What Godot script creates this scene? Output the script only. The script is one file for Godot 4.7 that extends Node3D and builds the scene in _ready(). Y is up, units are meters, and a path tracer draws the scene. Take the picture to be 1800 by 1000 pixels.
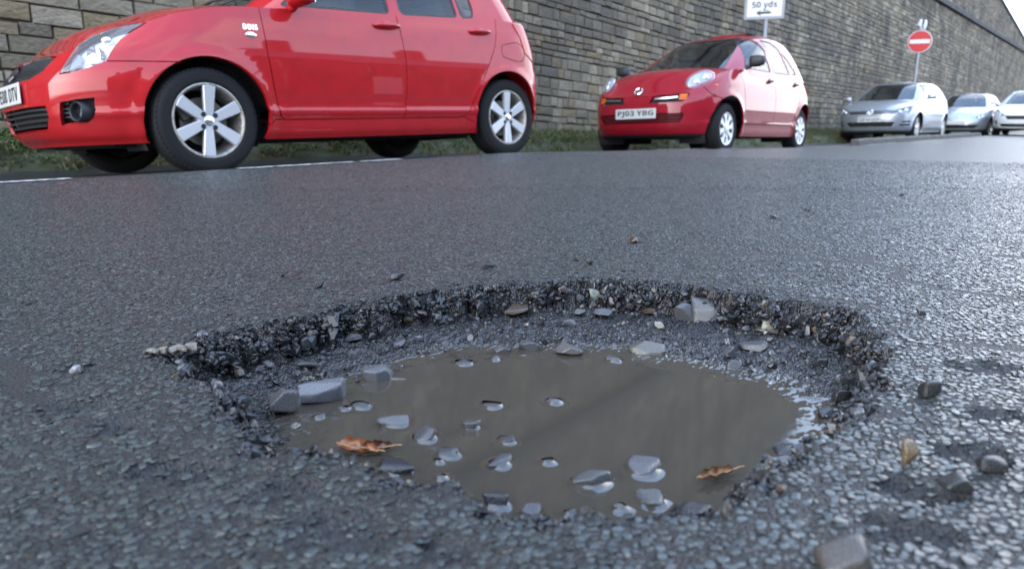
extends Node3D
# A parked-car street with a flooded pothole. x right, y up, -z ahead of the camera; metres.

const EYE := 0.31
const ROAD_YAW := 0.775
const ROAD_BEND := 0.10

var M := {}
var used_names := {}
var ref_pts := PackedVector2Array()


func sun_vector() -> Vector3:
	# towards the sun: behind thin cloud over the far end of the street, to the right of where the camera looks
	var az := deg_to_rad(52.0)
	var el := deg_to_rad(17.0)
	return Vector3(sin(az) * cos(el), sin(el), -cos(az) * cos(el))


func sky_image() -> Image:
	var w := 512
	var h := 256
	var im := Image.create(w, h, false, Image.FORMAT_RGBF)
	var nz := fnl(1.4, 11, FastNoiseLite.TYPE_SIMPLEX_SMOOTH, 5)
	var sun := sun_vector()
	for y in h:
		var el := (0.5 - (y + 0.5) / h) * PI
		for x in w:
			var a := ((x + 0.5) / w) * TAU
			# panorama: middle of the picture looks along -z
			var dir := Vector3(-sin(a) * cos(el), sin(el), cos(a) * cos(el))
			var up := maxf(dir.y, 0.0)
			var g := dir.dot(sun)
			var side := pow(0.5 + 0.5 * g, 2.0)
			var low := Color(1.0, 1.18, 1.47).lerp(Color(1.65, 1.72, 1.82), side)
			var c := low.lerp(Color(0.41, 0.68, 1.19), smoothstep(0.0, 0.8, up))
			var p := dir / (absf(dir.y) + 0.25)
			var cl := smoothstep(-0.05, 0.42, nz.get_noise_3d(p.x * 0.8, p.y * 0.3, p.z * 0.8))
			c = c.lerp(Color(1.35, 1.42, 1.55), cl * 0.6)
			var glow := pow(maxf(g, 0.0), 4.0) * 0.9 + pow(maxf(g, 0.0), 14.0) * 1.7
			c += Color(glow * 1.02, glow * 1.0, glow * 0.96)
			if dir.y < 0.0:
				c = Color(0.25, 0.26, 0.28)
			im.set_pixel(x, y, c)
	return im


func _ready() -> void:
	make_reference()
	# ---- camera
	var cam := Camera3D.new()
	cam.fov = rad_to_deg(2.0 * atan(500.0 / 1300.0))
	cam.near = 0.02
	cam.far = 400.0
	cam.position = Vector3(0, EYE, 0)
	cam.rotation = Vector3(-atan(308.0 / 1300.0), 0, 0)
	var lens := CameraAttributesPhysical.new()
	lens.frustum_focal_length = 24.0 / (2.0 * tan(deg_to_rad(cam.fov) * 0.5))
	lens.frustum_focus_distance = 1.42
	lens.exposure_aperture = 6.5
	lens.frustum_far = 400.0
	lens.frustum_near = 0.02
	cam.attributes = lens
	add_child(cam)
	# ---- sky, exposure
	var env := Environment.new()
	env.tonemap_mode = Environment.TONE_MAPPER_LINEAR
	env.tonemap_exposure = 1.68
	env.background_mode = Environment.BG_SKY
	var sky := Sky.new()
	var pm := PanoramaSkyMaterial.new()
	pm.panorama = ImageTexture.create_from_image(sky_image())
	sky.sky_material = pm
	env.sky = sky
	env.background_energy_multiplier = 1.7
	env.sdfgi_enabled = true
	env.ssao_enabled = true
	env.ssil_enabled = true
	var we := WorldEnvironment.new()
	we.environment = env
	add_child(we)
	# ---- sun, veiled by cloud
	var sun := DirectionalLight3D.new()
	sun.light_energy = 0.15
	sun.light_angular_distance = 40.0
	sun.light_color = Color(1.0, 0.93, 0.84)
	sun.shadow_enabled = true
	sun.transform = Transform3D(Basis.looking_at(-sun_vector(), Vector3.UP), Vector3(0, 20, 0))
	add_child(sun)
	make_materials()
	build_place()


func build_place() -> void:
	build_ground()
	var road := build_road()
	build_pothole(road)
	print("pothole ", Time.get_ticks_msec())
	build_markings(road)
	build_kerb()
	build_wall()
	print("wall ", Time.get_ticks_msec())
	build_verge()
	build_terrace()
	build_near_hatchback()
	build_round_hatchback()
	build_far_cars()
	print("cars ", Time.get_ticks_msec())
	build_signs()
	build_stones()
	build_leaves()
	build_chippings(road)
	print("done ", Time.get_ticks_msec())


# ------------------------------------------------------------------ mesh helpers
class MB:
	var v := PackedVector3Array()
	var n := PackedVector3Array()
	var c := PackedColorArray()
	var ix := PackedInt32Array()

	func add(p: Vector3, nn: Vector3, col := Color(1, 1, 1)) -> int:
		v.append(p)
		n.append(nn)
		c.append(col)
		return v.size() - 1

	func tri(a: int, b: int, d: int) -> void:
		var g := (v[b] - v[a]).cross(v[d] - v[a])
		ix.append(a)
		if g.dot(n[a] + n[b] + n[d]) > 0.0:
			ix.append(d)
			ix.append(b)
		else:
			ix.append(b)
			ix.append(d)

	func quad(a: int, b: int, d: int, e: int) -> void:
		tri(a, b, d)
		tri(a, d, e)

	# flat face whose normal points away from `inside`
	func face(ps: Array, inside: Vector3, col := Color(1, 1, 1)) -> void:
		var g: Vector3 = (ps[1] - ps[0]).cross(ps[2] - ps[0])
		if g.length_squared() < 1e-16 and ps.size() > 3:
			g = (ps[2] - ps[0]).cross(ps[3] - ps[0])
		g = g.normalized()
		var mid := Vector3.ZERO
		for p in ps:
			mid += p
		mid /= ps.size()
		if g.dot(mid - inside) < 0.0:
			g = -g
		var first := v.size()
		for p in ps:
			add(p, g, col)
		for k in range(1, ps.size() - 1):
			tri(first, first + k, first + k + 1)

	func box(t: Transform3D, size: Vector3, bev := 0.0, col := Color(1, 1, 1)) -> void:
		var h := size * 0.5
		var o := t.origin
		if bev <= 0.0:
			for ax in 3:
				for sg in [-1.0, 1.0]:
					var u := (ax + 1) % 3
					var w := (ax + 2) % 3
					var ps := []
					for q in [[-1, -1], [1, -1], [1, 1], [-1, 1]]:
						var p := Vector3.ZERO
						p[ax] = h[ax] * sg
						p[u] = h[u] * q[0]
						p[w] = h[w] * q[1]
						ps.append(t * p)
					face(ps, o, col)
			return
		var b := minf(bev, minf(h.x, minf(h.y, h.z)) * 0.95)
		for ax in 3:
			var u := (ax + 1) % 3
			var w := (ax + 2) % 3
			for sg in [-1.0, 1.0]:
				var ps := []
				for q in [[-1, -1], [1, -1], [1, 1], [-1, 1]]:
					var p := Vector3.ZERO
					p[ax] = h[ax] * sg
					p[u] = (h[u] - b) * q[0]
					p[w] = (h[w] - b) * q[1]
					ps.append(t * p)
				face(ps, o, col)
			for s1 in [-1.0, 1.0]:
				for s2 in [-1.0, 1.0]:
					var es := []
					for q in [[-1, 0], [1, 0], [1, 1], [-1, 1]]:
						var p := Vector3.ZERO
						p[ax] = (h[ax] - b) * q[0]
						p[u] = (h[u] if q[1] == 0 else h[u] - b) * s1
						p[w] = (h[w] - b if q[1] == 0 else h[w]) * s2
						es.append(t * p)
					face(es, o, col)
		for sx in [-1.0, 1.0]:
			for sy in [-1.0, 1.0]:
				for sz in [-1.0, 1.0]:
					face([t * Vector3(h.x * sx, (h.y - b) * sy, (h.z - b) * sz), t * Vector3((h.x - b) * sx, h.y * sy, (h.z - b) * sz), t * Vector3((h.x - b) * sx, (h.y - b) * sy, h.z * sz)], o, col)

	# profile of (radius, height) turned about the y axis of t
	func lathe(t: Transform3D, prof: Array, seg := 32, col := Color(1, 1, 1), arc := TAU, start := 0.0) -> void:
		for k in prof.size() - 1:
			var p: Vector2 = prof[k]
			var q: Vector2 = prof[k + 1]
			var d0 := (q - p).normalized()
			var da := d0
			var db := d0
			if k > 0:
				var e: Vector2 = (p - prof[k - 1]).normalized()
				if e.dot(d0) > 0.75:
					da = (e + d0).normalized()
			if k + 2 < prof.size():
				var e2: Vector2 = (prof[k + 2] - q).normalized()
				if e2.dot(d0) > 0.75:
					db = (e2 + d0).normalized()
			var first := v.size()
			for j in seg + 1:
				var a := start + arc * j / seg
				var r := Vector3(cos(a), 0, sin(a))
				add(t * (r * p.x + Vector3.UP * p.y), (t.basis * (r * da.y - Vector3.UP * da.x)).normalized(), col)
				add(t * (r * q.x + Vector3.UP * q.y), (t.basis * (r * db.y - Vector3.UP * db.x)).normalized(), col)
			for j in seg:
				quad(first + j * 2, first + j * 2 + 1, first + j * 2 + 3, first + j * 2 + 2)

	func ball(t: Transform3D, rings := 10, seg := 16, col := Color(1, 1, 1)) -> void:
		var first := v.size()
		var nb := t.basis.inverse().transposed()
		for i in rings + 1:
			var th := PI * i / rings
			for j in seg + 1:
				var a := TAU * j / seg
				var p := Vector3(sin(th) * cos(a), cos(th), sin(th) * sin(a))
				add(t * p, (nb * p).normalized(), col)
		for i in rings:
			for j in seg:
				var a0 := first + i * (seg + 1) + j
				quad(a0, a0 + 1, a0 + seg + 2, a0 + seg + 1)

	func tube(ps: Array, rs: Array, seg := 10, col := Color(1, 1, 1), caps := true) -> void:
		var first := v.size()
		var up := Vector3(0.123, 0.97, 0.21).normalized()
		for i in ps.size():
			var d: Vector3 = (ps[mini(i + 1, ps.size() - 1)] - ps[maxi(i - 1, 0)]).normalized()
			var x := d.cross(up)
			if x.length() < 0.05:
				x = d.cross(Vector3(1, 0, 0))
			x = x.normalized()
			var y := x.cross(d).normalized()
			up = y
			for j in seg + 1:
				var a := TAU * j / seg
				var r := x * cos(a) + y * sin(a)
				add(ps[i] + r * rs[mini(i, rs.size() - 1)], r, col)
		for i in ps.size() - 1:
			for j in seg:
				var a0 := first + i * (seg + 1) + j
				quad(a0, a0 + 1, a0 + seg + 2, a0 + seg + 1)
		if caps:
			for e in [0, ps.size() - 1]:
				var other: Vector3 = ps[1] if e == 0 else ps[ps.size() - 2]
				var nn: Vector3 = (ps[e] - other).normalized()
				var c0 := add(ps[e], nn, col)
				var f := v.size()
				for j in seg + 1:
					add(v[first + e * (seg + 1) + j], nn, col)
				for j in seg:
					tri(c0, f + j, f + j + 1)

	# polygon (x, y) of t's plane pushed to depth d along +z
	func prism(t: Transform3D, poly: PackedVector2Array, d: float, col := Color(1, 1, 1), back := true) -> void:
		var id := Geometry2D.triangulate_polygon(poly)
		for side in ([1, 0] if back else [1]):
			var nn := (t.basis.z * (1.0 if side else -1.0)).normalized()
			var first := v.size()
			for p in poly:
				add(t * Vector3(p.x, p.y, d if side else 0.0), nn, col)
			for k in range(0, id.size(), 3):
				tri(first + id[k], first + id[k + 1], first + id[k + 2])
		var area := 0.0
		for k in poly.size():
			area += poly[k].cross(poly[(k + 1) % poly.size()])
		for k in poly.size():
			var a := poly[k]
			var b := poly[(k + 1) % poly.size()]
			var o := (b - a).orthogonal().normalized() * (1.0 if area > 0.0 else -1.0)
			var out := t.basis * Vector3(o.x, o.y, 0)
			var nn2 := out.normalized()
			var f := add(t * Vector3(a.x, a.y, 0), nn2, col)
			add(t * Vector3(b.x, b.y, 0), nn2, col)
			add(t * Vector3(b.x, b.y, d), nn2, col)
			add(t * Vector3(a.x, a.y, d), nn2, col)
			quad(f, f + 1, f + 2, f + 3)

	# grid of points, rows x cols, with averaged normals; `out` hints the side the normals take
	func grid(pts: PackedVector3Array, rows: int, cols: int, out: Vector3, col := Color(1, 1, 1), cols_arr := PackedColorArray()) -> void:
		var first := v.size()
		for i in rows:
			for j in cols:
				var du := pts[i * cols + mini(j + 1, cols - 1)] - pts[i * cols + maxi(j - 1, 0)]
				var dv := pts[mini(i + 1, rows - 1) * cols + j] - pts[maxi(i - 1, 0) * cols + j]
				var nn := du.cross(dv)
				if nn.length_squared() < 1e-18:
					nn = out
				nn = nn.normalized()
				if nn.dot(out) < 0.0:
					nn = -nn
				add(pts[i * cols + j], nn, cols_arr[i * cols + j] if cols_arr.size() else col)
		for i in rows - 1:
			for j in cols - 1:
				var a := first + i * cols + j
				quad(a, a + 1, a + cols + 1, a + cols)

	func mesh() -> ArrayMesh:
		var arr := []
		arr.resize(Mesh.ARRAY_MAX)
		arr[Mesh.ARRAY_VERTEX] = v
		arr[Mesh.ARRAY_NORMAL] = n
		arr[Mesh.ARRAY_COLOR] = c
		arr[Mesh.ARRAY_INDEX] = ix
		var m := ArrayMesh.new()
		m.add_surface_from_arrays(Mesh.PRIMITIVE_TRIANGLES, arr)
		return m


func numbered(called: String) -> String:
	var k: int = used_names.get(called, 0)
	used_names[called] = k + 1
	return called if k == 0 else "%s_%03d" % [called, k]


func put(called: String, mesh: Mesh, m: Material, parent: Node = null) -> MeshInstance3D:
	var o := MeshInstance3D.new()
	o.mesh = mesh
	o.material_override = m
	if parent == null:
		o.name = numbered(called)
		add_child(o)
	else:
		o.name = called
		parent.add_child(o, true)
	return o


func part(called: String, mb: MB, m: Material, parent: Node = null) -> MeshInstance3D:
	return put(called, mb.mesh(), m, parent)


func tag(o: Node, label: String, category: String, group := "") -> void:
	o.set_meta("label", label)
	o.set_meta("category", category)
	if group != "":
		o.set_meta("group", group)


func structure(o: Node) -> Node:
	o.set_meta("kind", "structure")
	return o


func thing(called: String, label: String, category: String, t: Transform3D, group := "") -> Node3D:
	var o := Node3D.new()
	o.name = numbered(called)
	add_child(o)
	o.transform = t
	tag(o, label, category, group)
	return o


func lin(r: float, g: float, b: float, a := 1.0) -> Color:
	var c := Color(r, g, b).linear_to_srgb()
	c.a = a
	return c


func mat(col: Color, rough := 0.6, metal := 0.0, spec := 0.5) -> StandardMaterial3D:
	var m := StandardMaterial3D.new()
	m.albedo_color = col
	m.roughness = rough
	m.metallic = metal
	m.metallic_specular = spec
	return m


func noise_tex(freq: float, size: int, stops: Array, kind := FastNoiseLite.TYPE_SIMPLEX_SMOOTH, octaves := 4, sd := 1, normal := 0.0) -> NoiseTexture2D:
	var nz := FastNoiseLite.new()
	nz.noise_type = kind
	nz.seed = sd
	nz.frequency = freq
	nz.fractal_octaves = octaves
	nz.fractal_type = FastNoiseLite.FRACTAL_FBM if octaves > 1 else FastNoiseLite.FRACTAL_NONE
	var t := NoiseTexture2D.new()
	t.width = size
	t.height = size
	t.seamless = true
	t.noise = nz
	if normal > 0.0:
		t.as_normal_map = true
		t.bump_strength = normal
	elif stops.size():
		var g := Gradient.new()
		var off := PackedFloat32Array()
		var cs := PackedColorArray()
		for s in stops:
			off.append(s[0])
			cs.append(s[1])
		g.offsets = off
		g.colors = cs
		t.color_ramp = g
	return t


func fnl(freq: float, sd: int, kind := FastNoiseLite.TYPE_SIMPLEX_SMOOTH, oct := 3) -> FastNoiseLite:
	var nz := FastNoiseLite.new()
	nz.noise_type = kind
	nz.seed = sd
	nz.frequency = freq
	nz.fractal_octaves = oct
	nz.fractal_type = FastNoiseLite.FRACTAL_FBM if oct > 1 else FastNoiseLite.FRACTAL_NONE
	return nz


# ------------------------------------------------------------------ street coordinates: s along the road, k across it towards the wall
func road_yaw(s: float) -> float:
	return ROAD_YAW - ROAD_BEND * smoothstep(3.0, 14.0, s)


func make_reference() -> void:
	var p := Vector2.ZERO
	ref_pts.append(p)
	for i in 1000:
		var y := road_yaw(i * 0.1 + 0.05)
		p += 0.1 * Vector2(sin(y), cos(y))
		ref_pts.append(p)


func along(s: float, k: float, y := 0.0) -> Vector3:
	var yw := road_yaw(s)
	var p: Vector2
	if s <= 0.0:
		p = Vector2(sin(ROAD_YAW), cos(ROAD_YAW)) * s
	else:
		var f := minf(s * 10.0, 999.0)
		p = ref_pts[int(f)].lerp(ref_pts[int(f) + 1], f - int(f))
	return Vector3(p.x - k * cos(yw), y, -(p.y + k * sin(yw)))


func drop(s: float) -> float:
	var a := maxf(0.0, s - 4.0)
	return 0.028 * a if a < 8.0 else 0.224 + 0.0165 * (minf(a, 60.0) - 8.0)


func ground(s: float, k: float) -> float:
	var y := -drop(s)
	if k > 3.85:
		y -= 0.072 * (minf(k, 6.15) - 3.85)
	if k > 6.1:
		y += 0.16 * smoothstep(6.1, 6.35, k) + 0.08 * smoothstep(6.3, 7.6, k)
	if k < -3.0:
		y -= 0.025 * (-3.0 - maxf(k, -5.0))
	return y


func frame(s: float, k: float, y: float) -> Transform3D:
	# x along the road, z from the wall towards the road
	var yw := road_yaw(s)
	return Transform3D(Basis(Vector3(sin(yw), 0, -cos(yw)), Vector3.UP, Vector3(cos(yw), 0, sin(yw))), along(s, k, y))


# ------------------------------------------------------------------ car bodies: a closed skin P(A, y), A = way round the body from the nose (left side positive)
class Shell:
	const Y0 := 0.1
	const DY := 0.002
	var tf := PackedFloat32Array()
	var tb := PackedFloat32Array()
	var tw := PackedFloat32Array()
	var x0f := 0.75
	var x0r := -1.0
	var slide := 0.0
	var nf := 3.0
	var nr := 3.0
	var lf := 1.5
	var lr := 1.0
	var ls := 1.75
	var amax := 4.0
	var arches := []
	var flare := 0.0
	var arc_f := PackedFloat32Array()
	var arc_r := PackedFloat32Array()

	func setup(d: Dictionary) -> Shell:
		tf = bake(d.F)
		tb = bake(d.B)
		tw = bake(d.W)
		x0f = d.x0f
		x0r = d.x0r
		slide = d.get("slide", 0.0)
		nf = d.nf
		nr = d.nr
		lf = d.lf
		lr = d.lr
		ls = x0f - x0r
		amax = lf + ls + lr
		arches = d.get("arches", [])
		flare = d.get("flare", 0.0)
		for e in 2:
			var t := PackedFloat32Array([0.0])
			var ym := 0.5 if slide == 0.0 else 1.15
			var prev := P(0.0 if e == 0 else lf + ls, ym)
			for i in 400:
				var a := lf * (i + 1) / 400.0 if e == 0 else lf + ls + lr * (i + 1) / 400.0
				var p := P(a, ym)
				t.append(t[i] + Vector2(p.x - prev.x, p.z - prev.z).length())
				prev = p
			var total := t[400]
			for i in 401:
				t[i] /= total
			if e == 0:
				arc_f = t
			else:
				arc_r = t
		return self

	static func forth(t: PackedFloat32Array, u: float) -> float:
		var f := clampf(u, 0.0, 1.0) * 400.0
		var i := mini(int(f), 399)
		return lerpf(t[i], t[i + 1], f - i)

	static func back(t: PackedFloat32Array, w: float) -> float:
		w = clampf(w, 0.0, 1.0)
		var i := mini(maxi(t.bsearch(w) - 1, 0), 399)
		return (i + (w - t[i]) / maxf(t[i + 1] - t[i], 1e-9)) / 400.0

	# A -> even way along the skin, and back
	func even(a: float) -> float:
		var sg := signf(a) if a != 0.0 else 1.0
		var b := absf(a)
		if b <= lf:
			return sg * lf * forth(arc_f, b / lf)
		if b <= lf + ls:
			return a
		if b <= amax:
			return sg * (lf + ls + lr * forth(arc_r, (b - lf - ls) / lr))
		return sg * (2.0 * amax - absf(even(2.0 * amax - b)))

	func uneven(a: float) -> float:
		var sg := signf(a) if a != 0.0 else 1.0
		var b := absf(a)
		if b <= lf:
			return sg * lf * back(arc_f, b / lf)
		if b <= lf + ls:
			return a
		if b <= amax:
			return sg * (lf + ls + lr * back(arc_r, (b - lf - ls) / lr))
		return sg * (2.0 * amax - absf(uneven(2.0 * amax - b)))

	func PE(a: float, y: float) -> Vector3:
		return P(uneven(a), y)

	func NE(a: float, y: float) -> Vector3:
		var e := 0.006
		var du := PE(a + e, y) - PE(a - e, y)
		var dv := PE(a, y + e) - PE(a, y - e)
		var nn := dv.cross(du)
		if nn.length_squared() < 1e-16:
			return Vector3(1, 0, 0)
		nn = nn.normalized()
		var p := PE(a, y)
		var hint := Vector3(0, 0, p.z) if absf(p.z) > 0.3 else Vector3(signf(p.x), 0, p.z)
		return nn if nn.dot(hint) > 0.0 else -nn

	static func cubic(T: Array, y: float) -> float:
		var n := T.size()
		if y <= T[0][0]:
			return T[0][1]
		if y >= T[n - 1][0]:
			return T[n - 1][1]
		var i := 0
		while y > T[i + 1][0]:
			i += 1
		var h: float = T[i + 1][0] - T[i][0]
		var t: float = (y - T[i][0]) / h
		var m := [0.0, 0.0]
		for e in 2:
			var j: int = i + e
			if j == 0:
				m[e] = (T[1][1] - T[0][1]) / (T[1][0] - T[0][0])
			elif j == n - 1:
				m[e] = (T[n - 1][1] - T[n - 2][1]) / (T[n - 1][0] - T[n - 2][0])
			else:
				var d0: float = (T[j][1] - T[j - 1][1]) / (T[j][0] - T[j - 1][0])
				var d1: float = (T[j + 1][1] - T[j][1]) / (T[j + 1][0] - T[j][0])
				m[e] = 0.0 if d0 * d1 <= 0.0 else 2.0 * d0 * d1 / (d0 + d1)
		var t2 := t * t
		var t3 := t2 * t
		return (2 * t3 - 3 * t2 + 1) * T[i][1] + (t3 - 2 * t2 + t) * h * m[0] + (3 * t2 - 2 * t3) * T[i + 1][1] + (t3 - t2) * h * m[1]

	func bake(T: Array) -> PackedFloat32Array:
		var o := PackedFloat32Array()
		for i in 800:
			o.append(cubic(T, Y0 + DY * i))
		# a light smoothing so that highlights run without kinks
		for pass_ in 2:
			var q := o.duplicate()
			for i in range(3, 797):
				o[i] = (q[i - 3] + q[i - 2] + q[i - 1] + q[i] + q[i + 1] + q[i + 2] + q[i + 3]) / 7.0
		return o

	func look(t: PackedFloat32Array, y: float) -> float:
		var f := clampf((y - Y0) / DY, 0.0, 798.0)
		var i := int(f)
		return t[i] + (t[i + 1] - t[i]) * (f - i)

	func P(a: float, y: float) -> Vector3:
		var sg := 1.0
		if a < 0.0:
			a = -a
			sg = -1.0
		if a > amax:
			a = 2.0 * amax - a
			sg = -sg
		var f := look(tf, y)
		var b := look(tb, y)
		var w := look(tw, y)
		var xf := x0f if slide == 0.0 else f - slide
		var xr := x0r if slide == 0.0 else b + slide
		var x: float
		var z: float
		if a < lf:
			var th := a / lf * PI * 0.5
			x = xf + (f - xf) * pow(maxf(cos(th), 1e-5), 2.0 / nf)
			z = w * pow(maxf(sin(th), 1e-5), 2.0 / nf)
		elif a <= lf + ls:
			x = lerpf(xf, xr, (a - lf) / ls)
			z = w
		else:
			var th2 := (a - lf - ls) / lr * PI * 0.5
			x = xr - (xr - b) * pow(maxf(sin(th2), 1e-5), 2.0 / nr)
			z = w * pow(maxf(cos(th2), 1e-5), 2.0 / nr)
		if flare > 0.0:
			for h in arches:
				var r := sqrt(pow((x - h[0]) / h[2], 2) + pow((y - h[1]) / h[3], 2))
				if r < 1.25:
					z += flare * (1.0 - smoothstep(1.0, 1.22, r))
		return Vector3(x, y, -sg * z)

	func N(a: float, y: float) -> Vector3:
		return NE(even(a), y)

	# where on the skin is a point with this x on the left side
	func ax(x: float, y: float) -> float:
		var f := look(tf, y)
		var b := look(tb, y)
		var xf := x0f if slide == 0.0 else f - slide
		var xr := x0r if slide == 0.0 else b + slide
		if x > xf:
			return lf * acos(clampf(pow(clampf((x - xf) / (f - xf), 0.0, 1.0), nf * 0.5), 0.0, 1.0)) / (PI * 0.5)
		if x >= xr:
			return lf + ls * (xf - x) / (xf - xr)
		return lf + ls + lr * asin(clampf(pow(clampf((xr - x) / (xr - b), 0.0, 1.0), nr * 0.5), 0.0, 1.0)) / (PI * 0.5)

	func az(z: float, y: float) -> float:
		return lf * asin(pow(clampf(absf(z) / look(tw, y), 0.0, 1.0), nf * 0.5)) / (PI * 0.5) * signf(z)

	func azr(z: float, y: float) -> float:
		return amax - lr * asin(pow(clampf(absf(z) / look(tw, y), 0.0, 1.0), nr * 0.5)) / (PI * 0.5) * signf(z)


func pv(a: Array) -> PackedVector2Array:
	var o := PackedVector2Array()
	for p in a:
		o.append(p if p is Vector2 else Vector2(p[0], p[1]))
	return o


# side-view (x, y) outline -> skin outline, edges cut fine enough to follow the skin
func side_poly(sh: Shell, a: Array, fine := 0.06) -> PackedVector2Array:
	var o := PackedVector2Array()
	for k in a.size():
		var p := Vector2(a[k][0], a[k][1])
		var q := Vector2(a[(k + 1) % a.size()][0], a[(k + 1) % a.size()][1])
		var steps := maxi(1, int(ceil(p.distance_to(q) / fine)))
		for i in steps:
			var r := p.lerp(q, float(i) / steps)
			o.append(Vector2(sh.ax(r.x, r.y), r.y))
	return o


func smooth_poly(a: PackedVector2Array, rounds := 2) -> PackedVector2Array:
	for r in rounds:
		var o := PackedVector2Array()
		for k in a.size():
			var p := a[k]
			var q := a[(k + 1) % a.size()]
			o.append(p.lerp(q, 0.25))
			o.append(p.lerp(q, 0.75))
		a = o
	return a


func mirror_poly(a: PackedVector2Array) -> PackedVector2Array:
	var o := PackedVector2Array()
	for k in a.size():
		var p := a[a.size() - 1 - k]
		o.append(Vector2(-p.x, p.y))
	return o


func ellipse_poly(c: Vector2, rx: float, ry: float, n := 40) -> PackedVector2Array:
	var o := PackedVector2Array()
	for k in n:
		o.append(c + Vector2(cos(TAU * k / n) * rx, sin(TAU * k / n) * ry))
	return o


func grown(a: PackedVector2Array, d: float) -> PackedVector2Array:
	if absf(d) < 1e-6:
		return a
	var r := Geometry2D.offset_polygon(a, d, Geometry2D.JOIN_MITER)
	if r.is_empty():
		return a
	var best: PackedVector2Array = r[0]
	for q in r:
		if q.size() > best.size():
			best = q
	return best


func bounds2(a: PackedVector2Array) -> Rect2:
	var r := Rect2(a[0], Vector2.ZERO)
	for p in a:
		r = r.expand(p)
	return r


func even_poly(sh: Shell, a: PackedVector2Array) -> PackedVector2Array:
	var o := PackedVector2Array()
	for k in a.size():
		var p := a[k]
		var q := a[(k + 1) % a.size()]
		var n := maxi(1, int(ceil(absf(q.x - p.x) / 0.06)))
		for i in n:
			var r := p.lerp(q, float(i) / n)
			o.append(Vector2(sh.even(r.x), r.y))
	return o


# one sheet of the skin: the outline `base` less the outlines `subs`, set off along the normal; edges turned inwards by `skirt`
func skin(called: String, sh: Shell, base: PackedVector2Array, subs: Array, m: Material, parent: Node, off := 0.0, skirt := 0.012, step := 0.036, gap := 0.0) -> MeshInstance3D:
	var mb := MB.new()
	base = grown(even_poly(sh, base), -gap)
	var bb := bounds2(base)
	var nx := maxi(1, int(ceil(bb.size.x / step)))
	var ny := maxi(1, int(ceil(bb.size.y / (step * 0.8))))
	var dx := bb.size.x / nx
	var dy := bb.size.y / ny
	var near := []
	for s0 in subs:
		var s := grown(even_poly(sh, s0), gap)
		if bounds2(s).intersects(bb):
			near.append(s)
	var touched := {}
	for poly in [base] + near:
		for k in poly.size():
			var p: Vector2 = poly[k]
			var q: Vector2 = poly[(k + 1) % poly.size()]
			var n := int(ceil(p.distance_to(q) / (minf(dx, dy) * 0.34))) + 1
			for i in n + 1:
				var r := (p.lerp(q, float(i) / n) - bb.position)
				var cx := r.x / dx
				var cy := r.y / dy
				for ox in [-0.3, 0.3]:
					for oy in [-0.3, 0.3]:
						touched[Vector2i(int(floor(cx + ox)), int(floor(cy + oy)))] = true
	var cache := {}
	var vert := func(p: Vector2) -> int:
		var key := Vector2i(roundi(p.x * 20000.0), roundi(p.y * 20000.0))
		if cache.has(key):
			return cache[key]
		var nn := sh.NE(p.x, p.y)
		var id := mb.add(sh.PE(p.x, p.y) + nn * off, nn)
		cache[key] = id
		return id
	for i in nx:
		for j in ny:
			var a := bb.position + Vector2(i * dx, j * dy)
			var cell := PackedVector2Array([a, a + Vector2(dx, 0), a + Vector2(dx, dy), a + Vector2(0, dy)])
			if not touched.has(Vector2i(i, j)):
				var mid := a + Vector2(dx, dy) * 0.5
				if not Geometry2D.is_point_in_polygon(mid, base):
					continue
				var hit := false
				for s in near:
					if Geometry2D.is_point_in_polygon(mid, s):
						hit = true
						break
				if not hit:
					mb.quad(vert.call(cell[0]), vert.call(cell[1]), vert.call(cell[2]), vert.call(cell[3]))
				continue
			var pieces := Geometry2D.intersect_polygons(cell, base)
			var cb := Rect2(a, Vector2(dx, dy))
			for s in near:
				if not bounds2(s).intersects(cb):
					continue
				var nxt: Array[PackedVector2Array] = []
				for p in pieces:
					for q in Geometry2D.clip_polygons(p, s):
						if not Geometry2D.is_polygon_clockwise(q):
							nxt.append(q)
				pieces = nxt
			for p in pieces:
				var id := Geometry2D.triangulate_polygon(p)
				for k in range(0, id.size(), 3):
					mb.tri(vert.call(p[id[k]]), vert.call(p[id[k + 1]]), vert.call(p[id[k + 2]]))
	if skirt > 0.0:
		var which := 0
		for poly in [base] + near:
			for k in poly.size():
				var p: Vector2 = poly[k]
				var q: Vector2 = poly[(k + 1) % poly.size()]
				var n := maxi(1, int(ceil(p.distance_to(q) / 0.03)))
				var prev := -1
				for i in n:
					var r := p.lerp(q, float(i) / n)
					var t := p.lerp(q, float(i + 1) / n)
					var mid := (r + t) * 0.5
					var o := (t - r).orthogonal().normalized() * 0.0015
					var inside := false
					for sg in [-1.0, 1.0]:
						var w: Vector2 = mid + o * sg
						var good: bool = Geometry2D.is_point_in_polygon(w, base)
						if good:
							for s in near:
								if Geometry2D.is_point_in_polygon(w, s):
									good = false
									break
						if good:
							inside = true
					if not inside:
						prev = -1
						continue
					var ids := []
					for e in [r, t]:
						var nn := sh.NE(e.x, e.y)
						var pp := sh.PE(e.x, e.y) + nn * off
						ids.append([pp, nn])
					var side: Vector3 = (ids[1][0] - ids[0][0]).cross(ids[0][1]).normalized()
					var f := mb.add(ids[0][0], side)
					mb.add(ids[1][0], side)
					mb.add(ids[1][0] - ids[1][1] * skirt, side)
					mb.add(ids[0][0] - ids[0][1] * skirt, side)
					mb.quad(f, f + 1, f + 2, f + 3)
			which += 1
	return part(called, mb, m, parent)


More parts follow.
